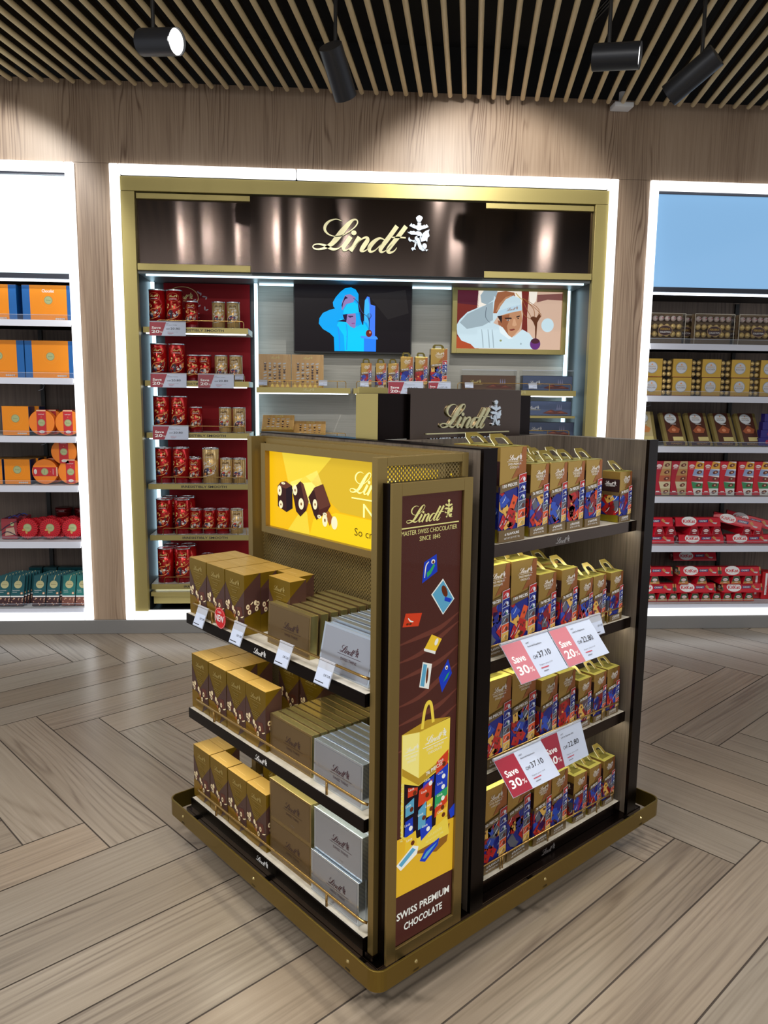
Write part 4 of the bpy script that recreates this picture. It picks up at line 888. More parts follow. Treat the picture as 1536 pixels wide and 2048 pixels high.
    logo(mb, f, W*.55, H*.855, W*.52, PRINTW, k=2, l=3); mb.R(f, W*.24, H*.842, W*.84, H*.845, PRINTW, 3); mb.T(f, 'SWISS PREMIUM', W*.54, H*.805, .009, PRINTW, wide=W*.5); mb.T(f, 'CHOCOLATE', W*.54, H*.77, .009, PRINTW, wide=W*.36)
    mb.T(TF(f, W*.36, H*.585, 1, .10), pcs, 0, 0, .012, PRINTW, bold=True, wide=W*.56, l=8)
    mb.T(TF(f, W*.5, H*.075, 1, .05), '6 FLAVOURS', 0, 0, .010, PRINTW, bold=True, wide=W*.56, l=8); mb.T(TF(f, W*.5, H*.035, 1, .05), wtxt, 0, 0, .007, PRINTW, wide=W*.6, l=8)
    K.part('printed_front', mb)
    mb = MB(); f = SL(-W/2-.0002, D, 0); design(mb, f, D, False); mb.R(f, 0, H*.60, D, H*.85, M('bag_dark_panel', (44, 24, 26), .4), 3)
    logo(mb, f, D*.5, H*.74, D*.62, PRINTW, k=2, l=5); mb.R(f, D*.2, H*.728, D*.84, H*.731, PRINTW, 5); mb.T(f, 'SWISS PREMIUM', D*.5, H*.70, .007, PRINTW, wide=D*.5, l=5)
    K.part('printed_side', mb)
    return K
BIG = [bag(.112, .085, .270, '150 PIECES', 3+i, 'NET WT 35.27 OZ  1kg') for i in range(3)]
MID = [bag(.083, .078, .214, '76 PIECES', 20+i, 'NET WT 17.63 OZ  500g') for i in range(4)]
SML = [bag(.070, .068, .168, '54 PIECES', 40+i, 'NET WT 12.3 OZ  350g') for i in range(3)]

# ================================================================== GOODS ON THE STAND
AR = SA-PI/2
def putA(kit, u, v, z, label, group=None, lean=0, yaw=0):
    R = Matrix.Rotation(AR+yaw, 3, 'Z') @ Matrix.Rotation(lean, 3, 'X')
    return kit.put(SW(u, v, z+.0006), 0, label, group, rot=R.to_euler())
def putB(kit, u, v, z, label, group=None, yaw=0): return kit.put(SW(u, v, z+.0006), SA+yaw, label, group)
TIER = ['top', 'middle', 'bottom']
gA = 'tall gold and brown hazelnut cartons on the stand'
def nb(sh, row, col, u, v, extra='', yaw=0, lean=0):
    rows = ['front row', 'second row', 'third row', 'back row']
    putA(nutbox, u, v, A_Z[sh], 'tall hazelnut carton, %s from left, %s, on the stand\'s %s shelf' % (ORD[col], rows[row], TIER[sh]) if not extra else extra, gA, yaw=yaw, lean=lean)
VC = [.995, .877, .7585, .643]
for r in range(3):
    for c_ in range(3): nb(0, r, c_, .06+r*.0585, VC[c_]+random.uniform(-.001, .001))
nb(0, 1, 3, .1195, .600); nb(0, 2, 3, .178, .641)
for c_ in range(4): nb(1, 0, c_, .060, VC[c_]+.002)
for r in (1, 2):
    for c_ in range(2): nb(1, r, c_, .06+r*.0585, VC[c_])
nb(1, 3, 0, .262, .765); nb(1, 3, 1, .262, .640)
for c_ in range(4): nb(2, 0, c_, .060, VC[c_]+.006)
nb(2, 1, 0, .1185, 1.0)
nb(2, 2, 3, .165, .73, 'hazelnut carton standing alone and tilted behind the bottom shelf front row', yaw=.12, lean=-.10)
gT = 'flat foil chocolate boxes filed upright on the stand'
def th(kit, colr, sh, i, n, u, v, z=0, lean=-.05, lab=None):
    putA(kit, u, v, A_Z[sh]+z, lab or 'flat %s box of thins, %s from front, on the stand\'s %s shelf' % (colr, ORD[i], TIER[sh]), gT, lean)
for i in range(7): th(thinG, 'gold', 0, i, 7, .085+i*.0345, .505)
for i in range(1, 7): th(thinS, 'silver', 0, i, 7, .092+i*.0345, .252)
th(thinS, 'silver', 0, 0, 7, .076, .238, 0, -.20, 'flat silver box of thins leaning out in front on the stand\'s top shelf')
for i in range(9): th(thinG, 'gold', 1, i, 9, .072+i*.029, .478, lean=-.02)
for i in range(6): th(thinS, 'silver', 1, i, 6, .070+i*.029, .251, lean=-.02)
th(thinS, 'silver', 1, 0, 1, .262, .235, .1255, -.10, 'flat silver box propped upright on top of the silver row, middle shelf')
for lv in (0, 1):
    for i in range(2):
        w = ['lower', 'upper'][lv]; q = ['front', 'rear'][i]
        th(thinG, 'gold', 2, i, 2, .070+i*.027, .478, lv*.1255, 0, 'flat gold box of thins, %s one of the %s layer, bottom shelf' % (q, w))
        th(thinS, 'silver', 2, i, 2, (.064 if lv == 0 else .072)+i*.027, .251+(.004 if lv == 0 else 0), lv*.1275, 0, 'flat silver box of thins, %s one of the %s layer, bottom shelf' % (q, w))
gB = 'gold cartons of wrapped chocolates on the right side of the stand'
TB = ['top', 'second', 'third', 'bottom']
SZ = {'b': (BIG, .112, 'large'), 'm': (MID, .083, 'medium'), 's': (SML, .070, 'small')}
rows = {0: [(0, 'b', .514, .095), (0, 'm', .667, .108), (0, 'm', .756, .106), (0, 'm', .843, .104), (0, 'm', .938, .104), (0, 's', 1.112, .092),
            (1, 'b', .514, .188), (1, 'm', .650, .20), (1, 'm', .738, .20), (1, 'm', .826, .20), (1, 'm', .914, .20), (2, 'm', .70, .29), (2, 'm', .80, .29), (2, 'm', .90, .29)],
        1: [(0, 'b', .478, .11), (0, 'b', .597, .108), (0, 'm', .722, .104), (0, 'm', .829, .10), (0, 's', .928, .10), (0, 's', 1.004, .10), (0, 's', 1.098, .096),
            (1, 'm', .68, .20), (1, 'm', .77, .20), (1, 'm', .86, .20)],
        2: [(0, 'b', .496, .105), (0, 'b', .615, .105), (0, 'm', .757, .105), (0, 'm', .850, .105), (0, 's', .950, .10), (0, 's', 1.038, .10), (0, 's', 1.118, .10)],
        3: [(0, 'b', .496, .105), (0, 'b', .612, .105), (0, 'm', .744, .104), (0, 'm', .834, .104), (0, 's', .958, .104), (0, 's', 1.045, .104), (0, 's', 1.130, .104), (1, 's', 1.0, .20)]}
kk = 0
for sh, lst in rows.items():
    cnt = {}
    for r, t, u, v in lst:
        kits, wd, nm = SZ[t]; cnt[(r, t)] = cnt.get((r, t), 0)+1; kk += 1
        putB(kits[kk % len(kits)], u+wd/2, v, B_Z[sh], '%s gold chocolate carton, %s %s one from left, %s row, %s right-side shelf' % (nm, ORD[cnt[(r, t)]-1], nm, ['front', 'second', 'third'][r], TB[sh]), gB, yaw=random.uniform(-.03, .03))

# price tags and offer signs
def small_tag(w, h, price):
    K = Kit('price_tag', 'price tag'); mb = MB()
    t = Matrix.Rotation(-.36, 4, 'X')
    def q(x, y, z): return tuple(t @ Vector((x, y, z)))
    mb.add([q(-w/2, 0, 0), q(w/2, 0, 0), q(w/2, 0, -h), q(-w/2, 0, -h), q(-w/2, .001, 0), q(w/2, .001, 0), q(w/2, .001, -h), q(-w/2, .001, -h)], [(0, 3, 2, 1), (4, 5, 6, 7), (0, 1, 5, 4), (3, 7, 6, 2), (0, 4, 7, 3), (1, 2, 6, 5)], HOLDER)
    mb.tube([(-w/2, .003, .002), (w/2, .003, .002)], .004, HOLDER, 8); K.part('holder', mb)
    mb = MB(); f = lambda x, y, l=0: q(-w/2+x, -l-.0004, -h+y)
    mb.R(f, .002, .002, w-.002, h*.70, CARD, 1); mb.T(f, 'CHF '+price, w*.93, h*.42, h*.15, INK, 'r', wide=w*.42); mb.R(f, w*.08, h*.12, w*.62, h*.16, INK, 2)
    K.part('card', mb); return K
tagA = small_tag(.066, .062, '12.90'); tagW = small_tag(.058, .034, '16.50')
for i, (v, w) in enumerate(((.935, 'at the far left end'), (.702, 'below the third tall carton'), (.452, 'in front of the gold thin boxes'), (.262, 'in front of the silver thin boxes'))):
    tagA.put(SW(.044, v, .905), AR, 'small white price tag on the stand\'s brass rail, '+w, 'small price tags on the stand')
tagA.put(SW(1.0+.0, .088, .897), SA, 'small white price tag on the right-side rail beside the wide offer sign', 'small price tags on the stand')
mb = MB(); mb.lathe([(.034, 0), (.034, .0012)], M('badge_red', (206, 24, 34), .3), 32)
for i, p in enumerate(mb.v): mb.v[i] = (p[0], -p[2], p[1])
b = tag(mb.build('round_badge'), 'round red NEW badge hanging on the brass rail of the stand', 'badge'); b.location = SW(.041, .817, .900); b.rotation_euler = (0, 0, AR)
mb = MB(); f = FR(0, -.0014, 0); mb.T(f, 'NEW', 0, -.011, .030, PRINTW, bold=True, wide=.052); mb.T(f, "Lindt's", 0, .016, .011, PRINTW, wide=.022); mb.ring(f, 0, 0, .0315, .0315, .0007, PRINTW, 1, 32); mb.build('lettering', b)
def offer(w, h, pc, price, l1, l2, tilt, paler=False, name='offer_sign'):
    K = Kit(name, 'offer sign'); t = Matrix.Rotation(-tilt, 4, 'X')
    def q(x, y, z): return tuple(t @ Vector((x, y, z)))
    k = w/.215
    mb = MB(); mb.add([q(0, 0, 0), q(w, 0, 0), q(w, 0, -h), q(0, 0, -h), q(0, .0012, 0), q(w, .0012, 0), q(w, .0012, -h), q(0, .0012, -h)], [(0, 3, 2, 1), (4, 5, 6, 7), (0, 1, 5, 4), (3, 7, 6, 2), (0, 4, 7, 3), (1, 2, 6, 5)], CARD)
    mb.tube([(0, .003, .003), (w, .003, .003)], .0042, HOLDER, 8); K.part('board', mb)
    mb = MB(); f = lambda x, y, l=0: q(x, -l-.0004, -h+y)
    rc = M('card_red_pale', (196, 120, 132), .3) if paler else CARDR  # red part printed in a paler red on the upper pair
    mb.P(f, [(.001, .001), (w*.33, .001), (w*.46, h-.001), (.001, h-.001)] if name != 'offer_sign' else [(.001, .001), (w*.40, .001), (w*.40, h-.001), (.001, h-.001)], rc, 1)
    mb.T(f, 'Save', w*.19, h*.50, h*.24, PRINTW, bold=True, wide=w*.25); mb.T(f, pc, w*.17, h*.20, h*.30, PRINTW, bold=True, wide=w*.22); mb.T(f, '%', w*.33, h*.20, h*.17, PRINTW, wide=w*.075)
    mb.T(f, l1, w*.46, h*.86, h*.055, INK, 'l', wide=w*.07); mb.T(f, l2, w*.46, h*.77, h*.065, INK, 'l', wide=w*.30); mb.T(f, price[0], w*.46, h*.46, h*.12, INK, 'l', wide=w*.10); mb.T(f, price[1], w*.58, h*.46, h*.21, INK, 'l', wide=w*.26)
    mb.T(f, 'Regular price CHF', w*.50, h*.27, h*.045, INKG, 'l', wide=w*.28); mb.R(f, w*.50, h*.19, w*.66, h*.215, INKR, 2); mb.R(f, w*.52, h*.11, w*.62, h*.13, INKG, 2)
    K.part('card', mb); return K
O1 = offer(.217, .122, '30', ('CHF', '37.10'), 'LINDT', 'Assorted Napolitains', .72, True); O2 = offer(.213, .122, '20', ('CHF', '22.80'), 'LINDT', 'Lindt Ass Napolitains', .72, True)
O1.put(SW(.524, .080, .897), SA, 'wide sign reading Save 30 percent, upper left of the pair, nearer the poster', 'offer signs on the stand')
O2.put(SW(.745, .080, .897), SA, 'wide sign reading Save 20 percent, upper right of the pair, nearer the far panel', 'offer signs on the stand')
O3 = offer(.220, .113, '30', ('CHF', '37.10'), 'LINDT', 'Assorted Napolitains', .76); O4 = offer(.216, .110, '20', ('CHF', '22.80'), 'LINDT', 'Lindt Ass Napolitains 500G', .35)
O3.put(SW(.511, .080, .551), SA, 'wide sign reading Save 30, lower one on the stand\'s right side', 'offer signs on the stand')
O4.put(SW(.733, .086, .551), SA, 'wide offer sign reading Save 20, lower one, partly hidden by its neighbour', 'offer signs on the stand')

# ================================================================== GOODS IN THE CENTRE BAY
G_ = 'goods in the wall bays'
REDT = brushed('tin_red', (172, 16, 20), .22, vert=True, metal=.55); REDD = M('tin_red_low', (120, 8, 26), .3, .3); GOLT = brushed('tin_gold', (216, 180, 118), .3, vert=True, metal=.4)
TINR = M('tin_rim', (190, 196, 200), .2, .9); TPK = M('tin_print', (226, 150, 84), .4); TDK = M('tin_dark', (58, 40, 52), .4); TWH = M('tin_white', (224, 216, 206), .4)
def tin(r, H, col, gold, seed):
    rnd = random.Random(seed); K = Kit('round_tin', 'tin')
    mb = MB(); mb.lathe([(r, 0), (r, H*.995)], col, 36); mb.lathe([(r*1.012, 0), (r*1.012, .004)], TINR, 36)
    K.part('body', mb, smooth=True)
    mb = MB(); mb.lathe([(r*1.015, H-.005), (r*1.015, H+.002), (r*.93, H+.002), (r*.91, H-.004), (.001, H-.004)], TINR, 36); K.part('lid', mb)
    mb = MB(); f = CY(r+.0003); q = r*.9
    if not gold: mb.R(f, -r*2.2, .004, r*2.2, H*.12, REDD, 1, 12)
    else:
        for k in range(12): x = (-2+k*.36)*r; mb.R(f, x, .005, x+.002, H*.97, M('tin_stripe', (150, 116, 66), .35, .5), 1)
    mb.ring(f, -.05*r, H*.80, r*.72, H*.11, .0011, TPK if not gold else TWH, 2, 20)
    logo(mb, f, -.05*r, H*.80, r*1.05, PRINTG if not gold else CHOCB, k=2, l=3)
    mb.T(f, 'LINDOR', -.05*r, H*.74, .010, PRINTW, wide=r*.9, l=3)
    for k in range(9):
        x = rnd.uniform(-.8, .8)*r; z = H*(.58+.05*x/r)+rnd.uniform(-.02, .02); mb.E(f, x, z, .008, .005, [TPK, PRINTG, M('tin_copper', (190, 90, 50), .4)][k % 3] if not gold else TWH, 2.5, 8, rnd.random()*3)
    mb.P(f, [(-q, H*.25), (-q*.8, H*.42), (-q*.2, H*.44), (q*.4, H*.5), (q*.9, H*.52), (q*.85, H*.36), (q*.3, H*.26), (-q*.3, H*.2)], TDK, 3)
    for k in range(10): mb.E(f, rnd.uniform(-.7, .75)*q, H*rnd.uniform(.27, .45), .009, .008, [TWH, M('ball_red', (200, 50, 40), .4), M('ball_blue', (60, 70, 120), .4), TPK, CHOCB][k % 5], 4, 10)
    mb.rib(f, [(-q*1.1, H*.2, .0012), (-q*.2, H*.23, .002), (q*.5, H*.30, .002), (q*.95, H*.5, .001)], TWH if gold else TPK, 5, 4)
    mb.rib(f, [(-q*1.1, H*.28, .0012), (-q*.6, H*.46, .002), (q*.2, H*.5, .002), (q*.95, H*.60, .001)], TWH if gold else TPK, 5, 4)
    for x in (-.45, 0, .45): mb.rib(f, [(x*r-.005, H*.35, .0008), (x*r, H*.38, .002), (x*r+.006, H*.36, .0008)], TWH, 6, 2)
    K.part('printed_label', mb)
    return K
TR = [tin(.054, .238, REDT, False, i) for i in (1, 2)]; TRS = [tin(.0425, .168, REDT, False, i) for i in (3, 4)]; TG = [tin(.0425, .168, GOLT, True, i) for i in (5, 6)]; TGL = tin(.054, .236, GOLT, True, 7)
def puttin(k, x, row, i, y=.17, what=''):
    nm = {0: 'tall red', 1: 'short red', 2: 'short gold', 3: 'tall gold'}[what[0]]
    k.put((x, y, RZ[row]+.0008), random.uniform(-.25, .25), '%s round tin, %s, %s tier of the red section' % (nm, what[1], ['top', 'second', 'third', 'fourth', 'fifth', 'lowest'][row]), 'round tins in the red section')
for row, (tall, shr, shg, tg) in enumerate([((-1.195, -1.085), (-.975,), (-.80, -.705), ()), ((-1.195, -1.078), (-.972, -.895), (-.79, -.693), ()), ((-1.188, -1.072), (-.963,), (-.768, -.678), ()),
        ((-1.185, -1.068), (-.975,), (-.767, -.680), (-.872,)), ((-1.190, -1.07), (-.977, -.886, -.796), (-.704,), ()), ((-1.190, -1.076), (), (), ())]):
    for i, x in enumerate(tall): puttin(TR[i], x, row, i, what=(0, ['outer front one', 'inner front one'][i]))
    for i, x in enumerate(shr): puttin(TRS[i % 2], x, row, i, y=.165, what=(1, ['leftmost of them', 'second of them', 'third of them'][i]))
    for i, x in enumerate(shg): puttin(TG[i % 2], x, row, i, y=.165, what=(2, ['leftmost of them', 'rightmost of them'][i]))
    for i, x in enumerate(tg): puttin(TGL, x, row, i, what=(3, 'between short tins'))
    if row in (4, 5):
        for i, x in enumerate((-1.175, -1.055)): puttin(TR[i], x, row, i, y=.282, what=(0, ['outer back one', 'inner back one'][i]))
puttin(TRS[0], -1.0, 3, 0, y=.255, what=(1, 'behind the front one'))
TRS[0].put((-.925, .29, RZ[5]+.0008), 0, 'short red round tin standing alone at the back of the lowest tier', 'round tins in the red section')
# offer signs and tags of the centre bay
OS = offer(.232, .088, '20', ('CHF', '20.80'), 'LINDT', 'Lindor Tube', .12, name='offer_card')
for x, z, w in ((-1.232, 2.052, 'below the tall tins of the top tier'), (-1.236, 1.722, 'at the left of the second tier'), (-.930, 1.722, 'below the gold tins of the second tier'), (-1.232, 1.382, 'below the tall tins of the third tier')):
    OS.put((x, .082, z), 0, 'burgundy and white Save 20 card hanging '+w, 'small offer cards on the centre bay')
OM = offer(.235, .088, '20', ('CHF', '22.80'), 'LINDT', 'Lindt Ass Napolitains 500G', .10, name='offer_card'); ON = offer(.15, .066, '30', ('CHF', '37.10'), 'LINDT', 'Assorted', .10, name='offer_card')
OM.put((.318, .082, 1.690), 0, 'red and white Save card hanging on the middle top shelf, left of two', 'small offer cards on the centre bay')
ON.put((.588, .082, 1.690), 0, 'red and white Save card hanging on the middle top shelf, right of two', 'small offer cards on the centre bay')
for x, z, w in ((-.51, 1.688, 'below the left tan praline box'), (-.115, 1.690, 'right of the tan praline boxes'), (.16, 1.688, 'below the leftmost gold carton'), (.865, 1.688, 'in front of the brown long box'), (1.30, 1.688, 'in front of the blue long box'), (-.98+.10, 1.722, 'between two offer cards of the second tier'), (-.664, 1.722, 'at the right of the second tier')):
    tagW.put((x, .098, z), 0, 'small white price tag '+w, 'price tags on the centre bay')
# praline boxes
TAN = wood('tan_box', [(.3, (176, 132, 70)), (.5, (204, 160, 96)), (.8, (214, 180, 120))], 'z', 4, .3, ring=6, line=.2, bump=0)
def praline(W, D, H, rowsn):
    K = Kit('praline_box', 'chocolate box'); mb = MB(); mb.box(-W/2, 0, 0, W/2, D, H, M('tan_edge', (170, 136, 70), .35, .5)); mb.box(-W/2, -.001, 0, W/2, 0, H, TAN); K.part('carton', mb, bevel=.001)
    mb = MB(); f = FR(-W/2, -.001, 0); rnd = random.Random(9)
    logo(mb, f, W*.5, H*.86, W*.3, PRINTG, k=2, l=3)
    for j in range(rowsn):
        for i in range(5):
            x = W*(.2+.15*i); z = H*(.72-.53*j/max(rowsn-1, 1)); k = rnd.randint(0, 3)
            if k == 0: mb.E(f, x, z, .0075, .0085, CHOCB, 2, 10)
            elif k == 1: mb.rib(f, [(x-.011, z-.003, .003), (x, z, .005), (x+.011, z+.003, .003)], M('praline_dark', (64, 30, 26), .4), 2, 2)
            elif k == 2: mb.R(f, x-.007, z-.006, x+.007, z+.006, M('praline_dark'), 2)
            else: mb.rib(f, [(x-.009, z+.003, .001), (x, z-.005, .005), (x+.009, z+.003, .001)], CHOCB, 2, 2); mb.E(f, x, z+.004, .006, .003, TWH, 3, 8)
    for i in range(6): x = W*(.1+.16*i); mb.P(f, [(x-.012, .002), (x+.012, .002), (x, H*.17)], M('ray_gold', (222, 190, 96), .35, .4), 1.5)
    K.part('printed_front', mb)
    mb = MB(); mb.box(-W/2+.002, -.0035, .002, W/2-.002, -.003, H-.002, M('cellophane', (60, 50, 40), .04, alpha=.07)); K.part('cellophane', mb)
    return K
PB = praline(.213, .03, .218, 7); PS = praline(.215, .03, .17, 4)
PB.put((-.437, .165, 1.6458), 0, 'tan square praline box standing upright, left of the pair on the shelf', 'praline boxes', rot=(-.05, 0, 0))
PB.put((-.218, .165, 1.6458), 0, 'tan square praline box standing upright, right of the pair on the shelf', 'praline boxes', rot=(-.05, 0, 0))
for x, y, z, w in ((-.42, .14, 1.365, 'resting on a stack'), (-.42, .14, 1.333, 'under the topmost left one'), (-.205, .14, 1.325, 'on the right')):
    PS.put((x, y, z), 0, 'tan praline box lying tilted on the second shelf, '+w, 'praline boxes', rot=(-1.0, 0, 0))
# cartons on the middle shelf
for i, (t, x) in enumerate((('s', .176), ('s', .275), ('s', .358), ('m', .448), ('m', .548), ('b', .667))):
    kits, wd, nm = SZ[t]; kits[i % len(kits)].put((x, .165, 1.6458), 0, '%s gold carton of wrapped chocolates, %s from the left on the wall shelf' % (nm, ORD[i]), 'gold cartons on the wall shelf')
def longbox(nm, body, front, W, D, H):
    K = Kit('long_chocolate_box', 'chocolate box'); mb = MB(); mb.box(-W/2, 0, 0, W/2, D, H, body); K.part('carton', mb, bevel=.001)
    mb = MB(); f = FR(-W/2, -.0003, 0); mb.R(f, .003, .003, W-.003, H-.003, front, 1); logo(mb, f, W*.24, H*.45, W*.22, PRINTW if nm == 'b' else PRINTG, k=2, l=3); mb.R(f, W*.10, H*.38, W*.38, H*.40, PRINTG, 3)
    pts = [(W*.42, H*.16), (W*.5, H*.30), (W*.6, H*.42), (W*.68, H*.32), (W*.78, H*.36), (W*.86, H*.26), (W*.93, H*.2), (W*.93, H*.12), (W*.6, H*.1)]
    mb.P(f, pts, M('bar_choc', (104, 48, 36), .4), 2); mb.P(f, [(W*.48, H*.22), (W*.58, H*.36), (W*.64, H*.24)], M('bar_choc_hi', (158, 84, 60), .35), 3); mb.P(f, [(W*.72, H*.20), (W*.8, H*.32), (W*.88, H*.2)], M('bar_choc_hi'), 3)
    for q in (.70, .74, .78): mb.P(f, [(W*q, H*.42), (W*(q+.015), H*.8), (W*(q+.03), H*.42)], M('steeple', (150, 150, 190), .4), 3)
    K.part('printed_front', mb)
    mb = MB(); g2 = M('clear_tray', (60, 66, 72), .05, alpha=.12); mb.box(-W/2-.005, -.006, .0, W/2+.005, -.005, H+.035, g2); mb.box(-W/2-.005, -.006, 0, -W/2-.004, D+.01, H+.035, g2); mb.box(W/2+.004, -.006, 0, W/2+.005, D+.01, H+.035, g2)
    mb.box(-W/2-.005, -.006, H+.034, W/2+.005, -.004, H+.036, M('lip_edge')); K.part('clear_stand', mb); return K
LBn = longbox('n', M('box_brown', (96, 66, 36), .35), M('box_brown_face', (106, 76, 52), .3), .368, .07, .098); LBb = longbox('b', M('box_navy', (46, 58, 82), .3), M('box_navy_face', (84, 98, 134), .3), .348, .07, .10)
LBn.put((1.014, .165, 1.6458), 0, 'long brown chocolate box in a clear tray on the right wall shelf', 'long chocolate boxes')
LBb.put((1.42, .165, 1.6458), 0, 'long slate blue chocolate box in a clear tray on the right wall shelf', 'long chocolate boxes')
LBb.put((1.42, .165, 1.475), 0, 'upper long blue chocolate box seen between the floor stand and bay edge', 'long chocolate boxes')
LBb.put((1.445, .165, 1.3308), 0, 'lower long blue chocolate box seen between the floor stand and bay edge', 'long chocolate boxes')
mb = MB(); mb.box(-.415, -.055, -.012, .415, .235, 0, SHELFTOP); mb.box(-.415, -.06, -.014, .415, -.055, .001, GOLDW); o = mb.build('shelf', bay); o.location = (1.185-BX, .155, 1.474)

# ================================================================== GOODS IN THE LEFT BAY
OR = M('orange_print', (238, 142, 10), .4); OBL = M('blue_side', (20, 96, 168), .4); ODK = M('dark_blue_side', (24, 40, 84), .4); SEAL = M('seal_green', (170, 180, 130), .4); SEALD = M('seal_ink', (96, 120, 84), .5)
def square_box(W, D, H, side, sw, word):
    K = Kit('gift_box', 'chocolate box'); mb = MB(); mb.box(-W/2, 0, 0, W/2, D, H, side); mb.box(-W/2, -.0002, H-.0008, W/2, D, H+.0004, M('orange_top', (196, 140, 70), .4)); K.part('carton', mb, bevel=.0008)
    mb = MB(); f = FR(-W/2, -.0006, 0)
    mb.R(f, sw, 0, W-sw, H, OR, 1); mb.E(f, W/2, H*.58, .026, .026, SEAL, 2, 20); mb.ring(f, W/2, H*.58, .0235, .0235, .0015, SEALD, 3, 20); mb.T(f, 'Swiss', W/2, H*.565, .010, SEALD, wide=.028, l=3)
    mb.ring(f, W/2, H*.58, .045, .045, .0008, M('orange_light', (246, 170, 60), .4), 2, 24)
    if word: mb.T(f, 'Chocolat', W/2, H*.80, .026, PRINTW, wide=.075, bold=True)
    mb.R(f, sw, H*.17, W-sw, H*.175, M('orange_line', (150, 110, 50), .4), 2)
    for i in range(5): mb.E(f, W-sw-.07+i*.012, H*.06, .006, .006, M('praline_dark'), 2, 8)
    mb.T(f, 'Treasures', W-sw-.008, H*.045, .010, INK, 'r', wide=.03) if sw > .02 else None
    K.part('printed_front', mb); return K
GB1 = square_box(.325, .16, .222, OBL, .048, True); GB2 = square_box(.318, .16, .236, OBL, .045, False); GB3 = square_box(.175, .10, .186, ODK, .004, False); GB4 = square_box(.170, .10, .162, ODK, .004, False)
gL = 'orange gift boxes in the left bay'
GB1.put((-1.861, .085, 2.046), 0, 'blue and orange gift box on the top shelf, right one', gL); GB1.put((-2.222, .085, 2.046), 0, 'blue and orange gift box on the top shelf, cut by the photo edge', gL)
GB2.put((-1.866, .085, 1.686), 0, 'blue and orange gift box on the second shelf, right one', gL); GB2.put((-2.190, .085, 1.686), 0, 'blue and orange gift box on the second shelf, cut by the photo edge', gL)
for i in range(2): GB3.put((-2.105+i*.03, .08+i*.105, 1.316), 0, 'square orange gift box on the third shelf, '+['front', 'behind the front one'][i], gL)
for i in range(3): GB4.put((-2.112+i*.018, .08+i*.102, .996), 0, 'square orange gift box on the fourth shelf, %s from the front' % ORD[i], gL)
for i in range(2): GB4.put((-2.290+i*.018, .08+i*.102, .996), 0, 'square orange gift box at the photo edge on the fourth shelf, %s' % ['front', 'back'][i], gL)
def round_box(r, D):
    K = Kit('round_gift_box', 'chocolate box'); mb = MB(); mb.cyl((0, 0, r), (0, D, r), r, r, M('orange_round', (232, 118, 30), .38), 36); mb.cyl((0, -.002, r), (0, .0, r), r*.97, r, M('orange_face', (240, 132, 36), .38), 36); K.part('drum', mb, smooth=False)
    mb = MB(); f = FR(0, -.0025, r); w = r*.36; bd = M('band_red', (190, 40, 48), .4); mb.R(f, -w, -r*.92, w, r*.93, bd, 1); mb.box(-w, -.002, 2*r-.0015, w, D, 2*r+.0015, bd)
    mb.R(f, -w, r*.90, w, r*1.0, M('band_tan', (232, 190, 150), .4), 1.5); mb.E(f, 0, 0, r*.28, r*.28, SEAL, 2, 20); mb.ring(f, 0, 0, r*.24, r*.24, .0012, SEALD, 3, 20); mb.T(f, 'Swiss', 0, -.004, .010, SEALD, wide=.024, l=3)
    mb.T(f, 'CHOCOLAT', 0, r*.62, .009, PRINTW, wide=w*1.3); mb.E(f, 0, -r*.72, w*.6, r*.12, TWH, 2, 10); mb.E(f, .004, -r*.74, w*.3, r*.1, M('praline_dark'), 3, 8); mb.R(f, 0-.003, r*.42, .003, r*.47, TPK, 2)
    K.part('band', mb); return K
RB = round_box(.082, .055)
gR = 'round orange gift boxes'
for x, y, z, w, a in ((-1.940, .078, 1.3165, 'left of two on the third shelf', 0), (-1.772, .078, 1.3165, 'right of two on the third shelf', 0), (-1.90, .15, 1.3165, 'behind the left one, third shelf', 0), (-1.74, .15, 1.3165, 'behind the right one, third shelf', 0),
                      (-1.770, .078, .9965, 'lower right on the fourth shelf', 0), (-1.808, .078, 1.128, 'topmost on the fourth shelf', 0), (-1.905, .15, .9965, 'behind the turned one, fourth shelf', 0)):
    RB.put((x, y, z), 0, 'round orange box with red band, '+w, gR)
r_ = RB.put((-1.936-.082, .078, .9965+.082), 0, 'round orange box whose red band lies sideways, fourth shelf', gR, rot=(0, PI/2, 0))
CR = M('scallop_red', (196, 30, 44), .32); CRD = M('scallop_dark', (140, 14, 24), .4)
K = Kit('scalloped_gift_box', 'chocolate box'); mb = MB(); n = 48
pts = [((.066+.0035*math.cos(i*PI))*math.cos(2*PI*i/n), .070+(.066+.0035*math.cos(i*PI))*math.sin(2*PI*i/n)) for i in range(n)]
mb.prism(pts, 0, .035, CR); K.part('drum', mb)
mb = MB(); f = FR(0, -.0005, .07)
for i in range(24): a = 2*PI*i/24; mb.P(f, [(.03*math.cos(a), .03*math.sin(a)), (.062*math.cos(a-.04), .062*math.sin(a-.04)), (.062*math.cos(a+.04), .062*math.sin(a+.04))], CRD, 1)
mb.E(f, .002, .006, .027, .027, SEAL, 2, 20); mb.ring(f, .002, .006, .0245, .0245, .001, SEALD, 3, 20); mb.T(f, 'Swiss', .002, .002, .010, SEALD, wide=.026, l=3); mb.E(f, -.022, -.008, .012, .007, TAN, 3, 8, .4); mb.E(f, -.006, -.024, .007, .012, TAN, 3, 8, .2); K.part('printed_front', mb)
for i, x in enumerate((-2.066, -1.920, -1.775)):
    for j in range(4): K.put((x+j*.035, .07+j*.045, .6265-(.004 if j else 0)+.004), 0, 'red scalloped round box, %s column from left, %s from front' % (ORD[i], ORD[j]), 'red scalloped boxes')
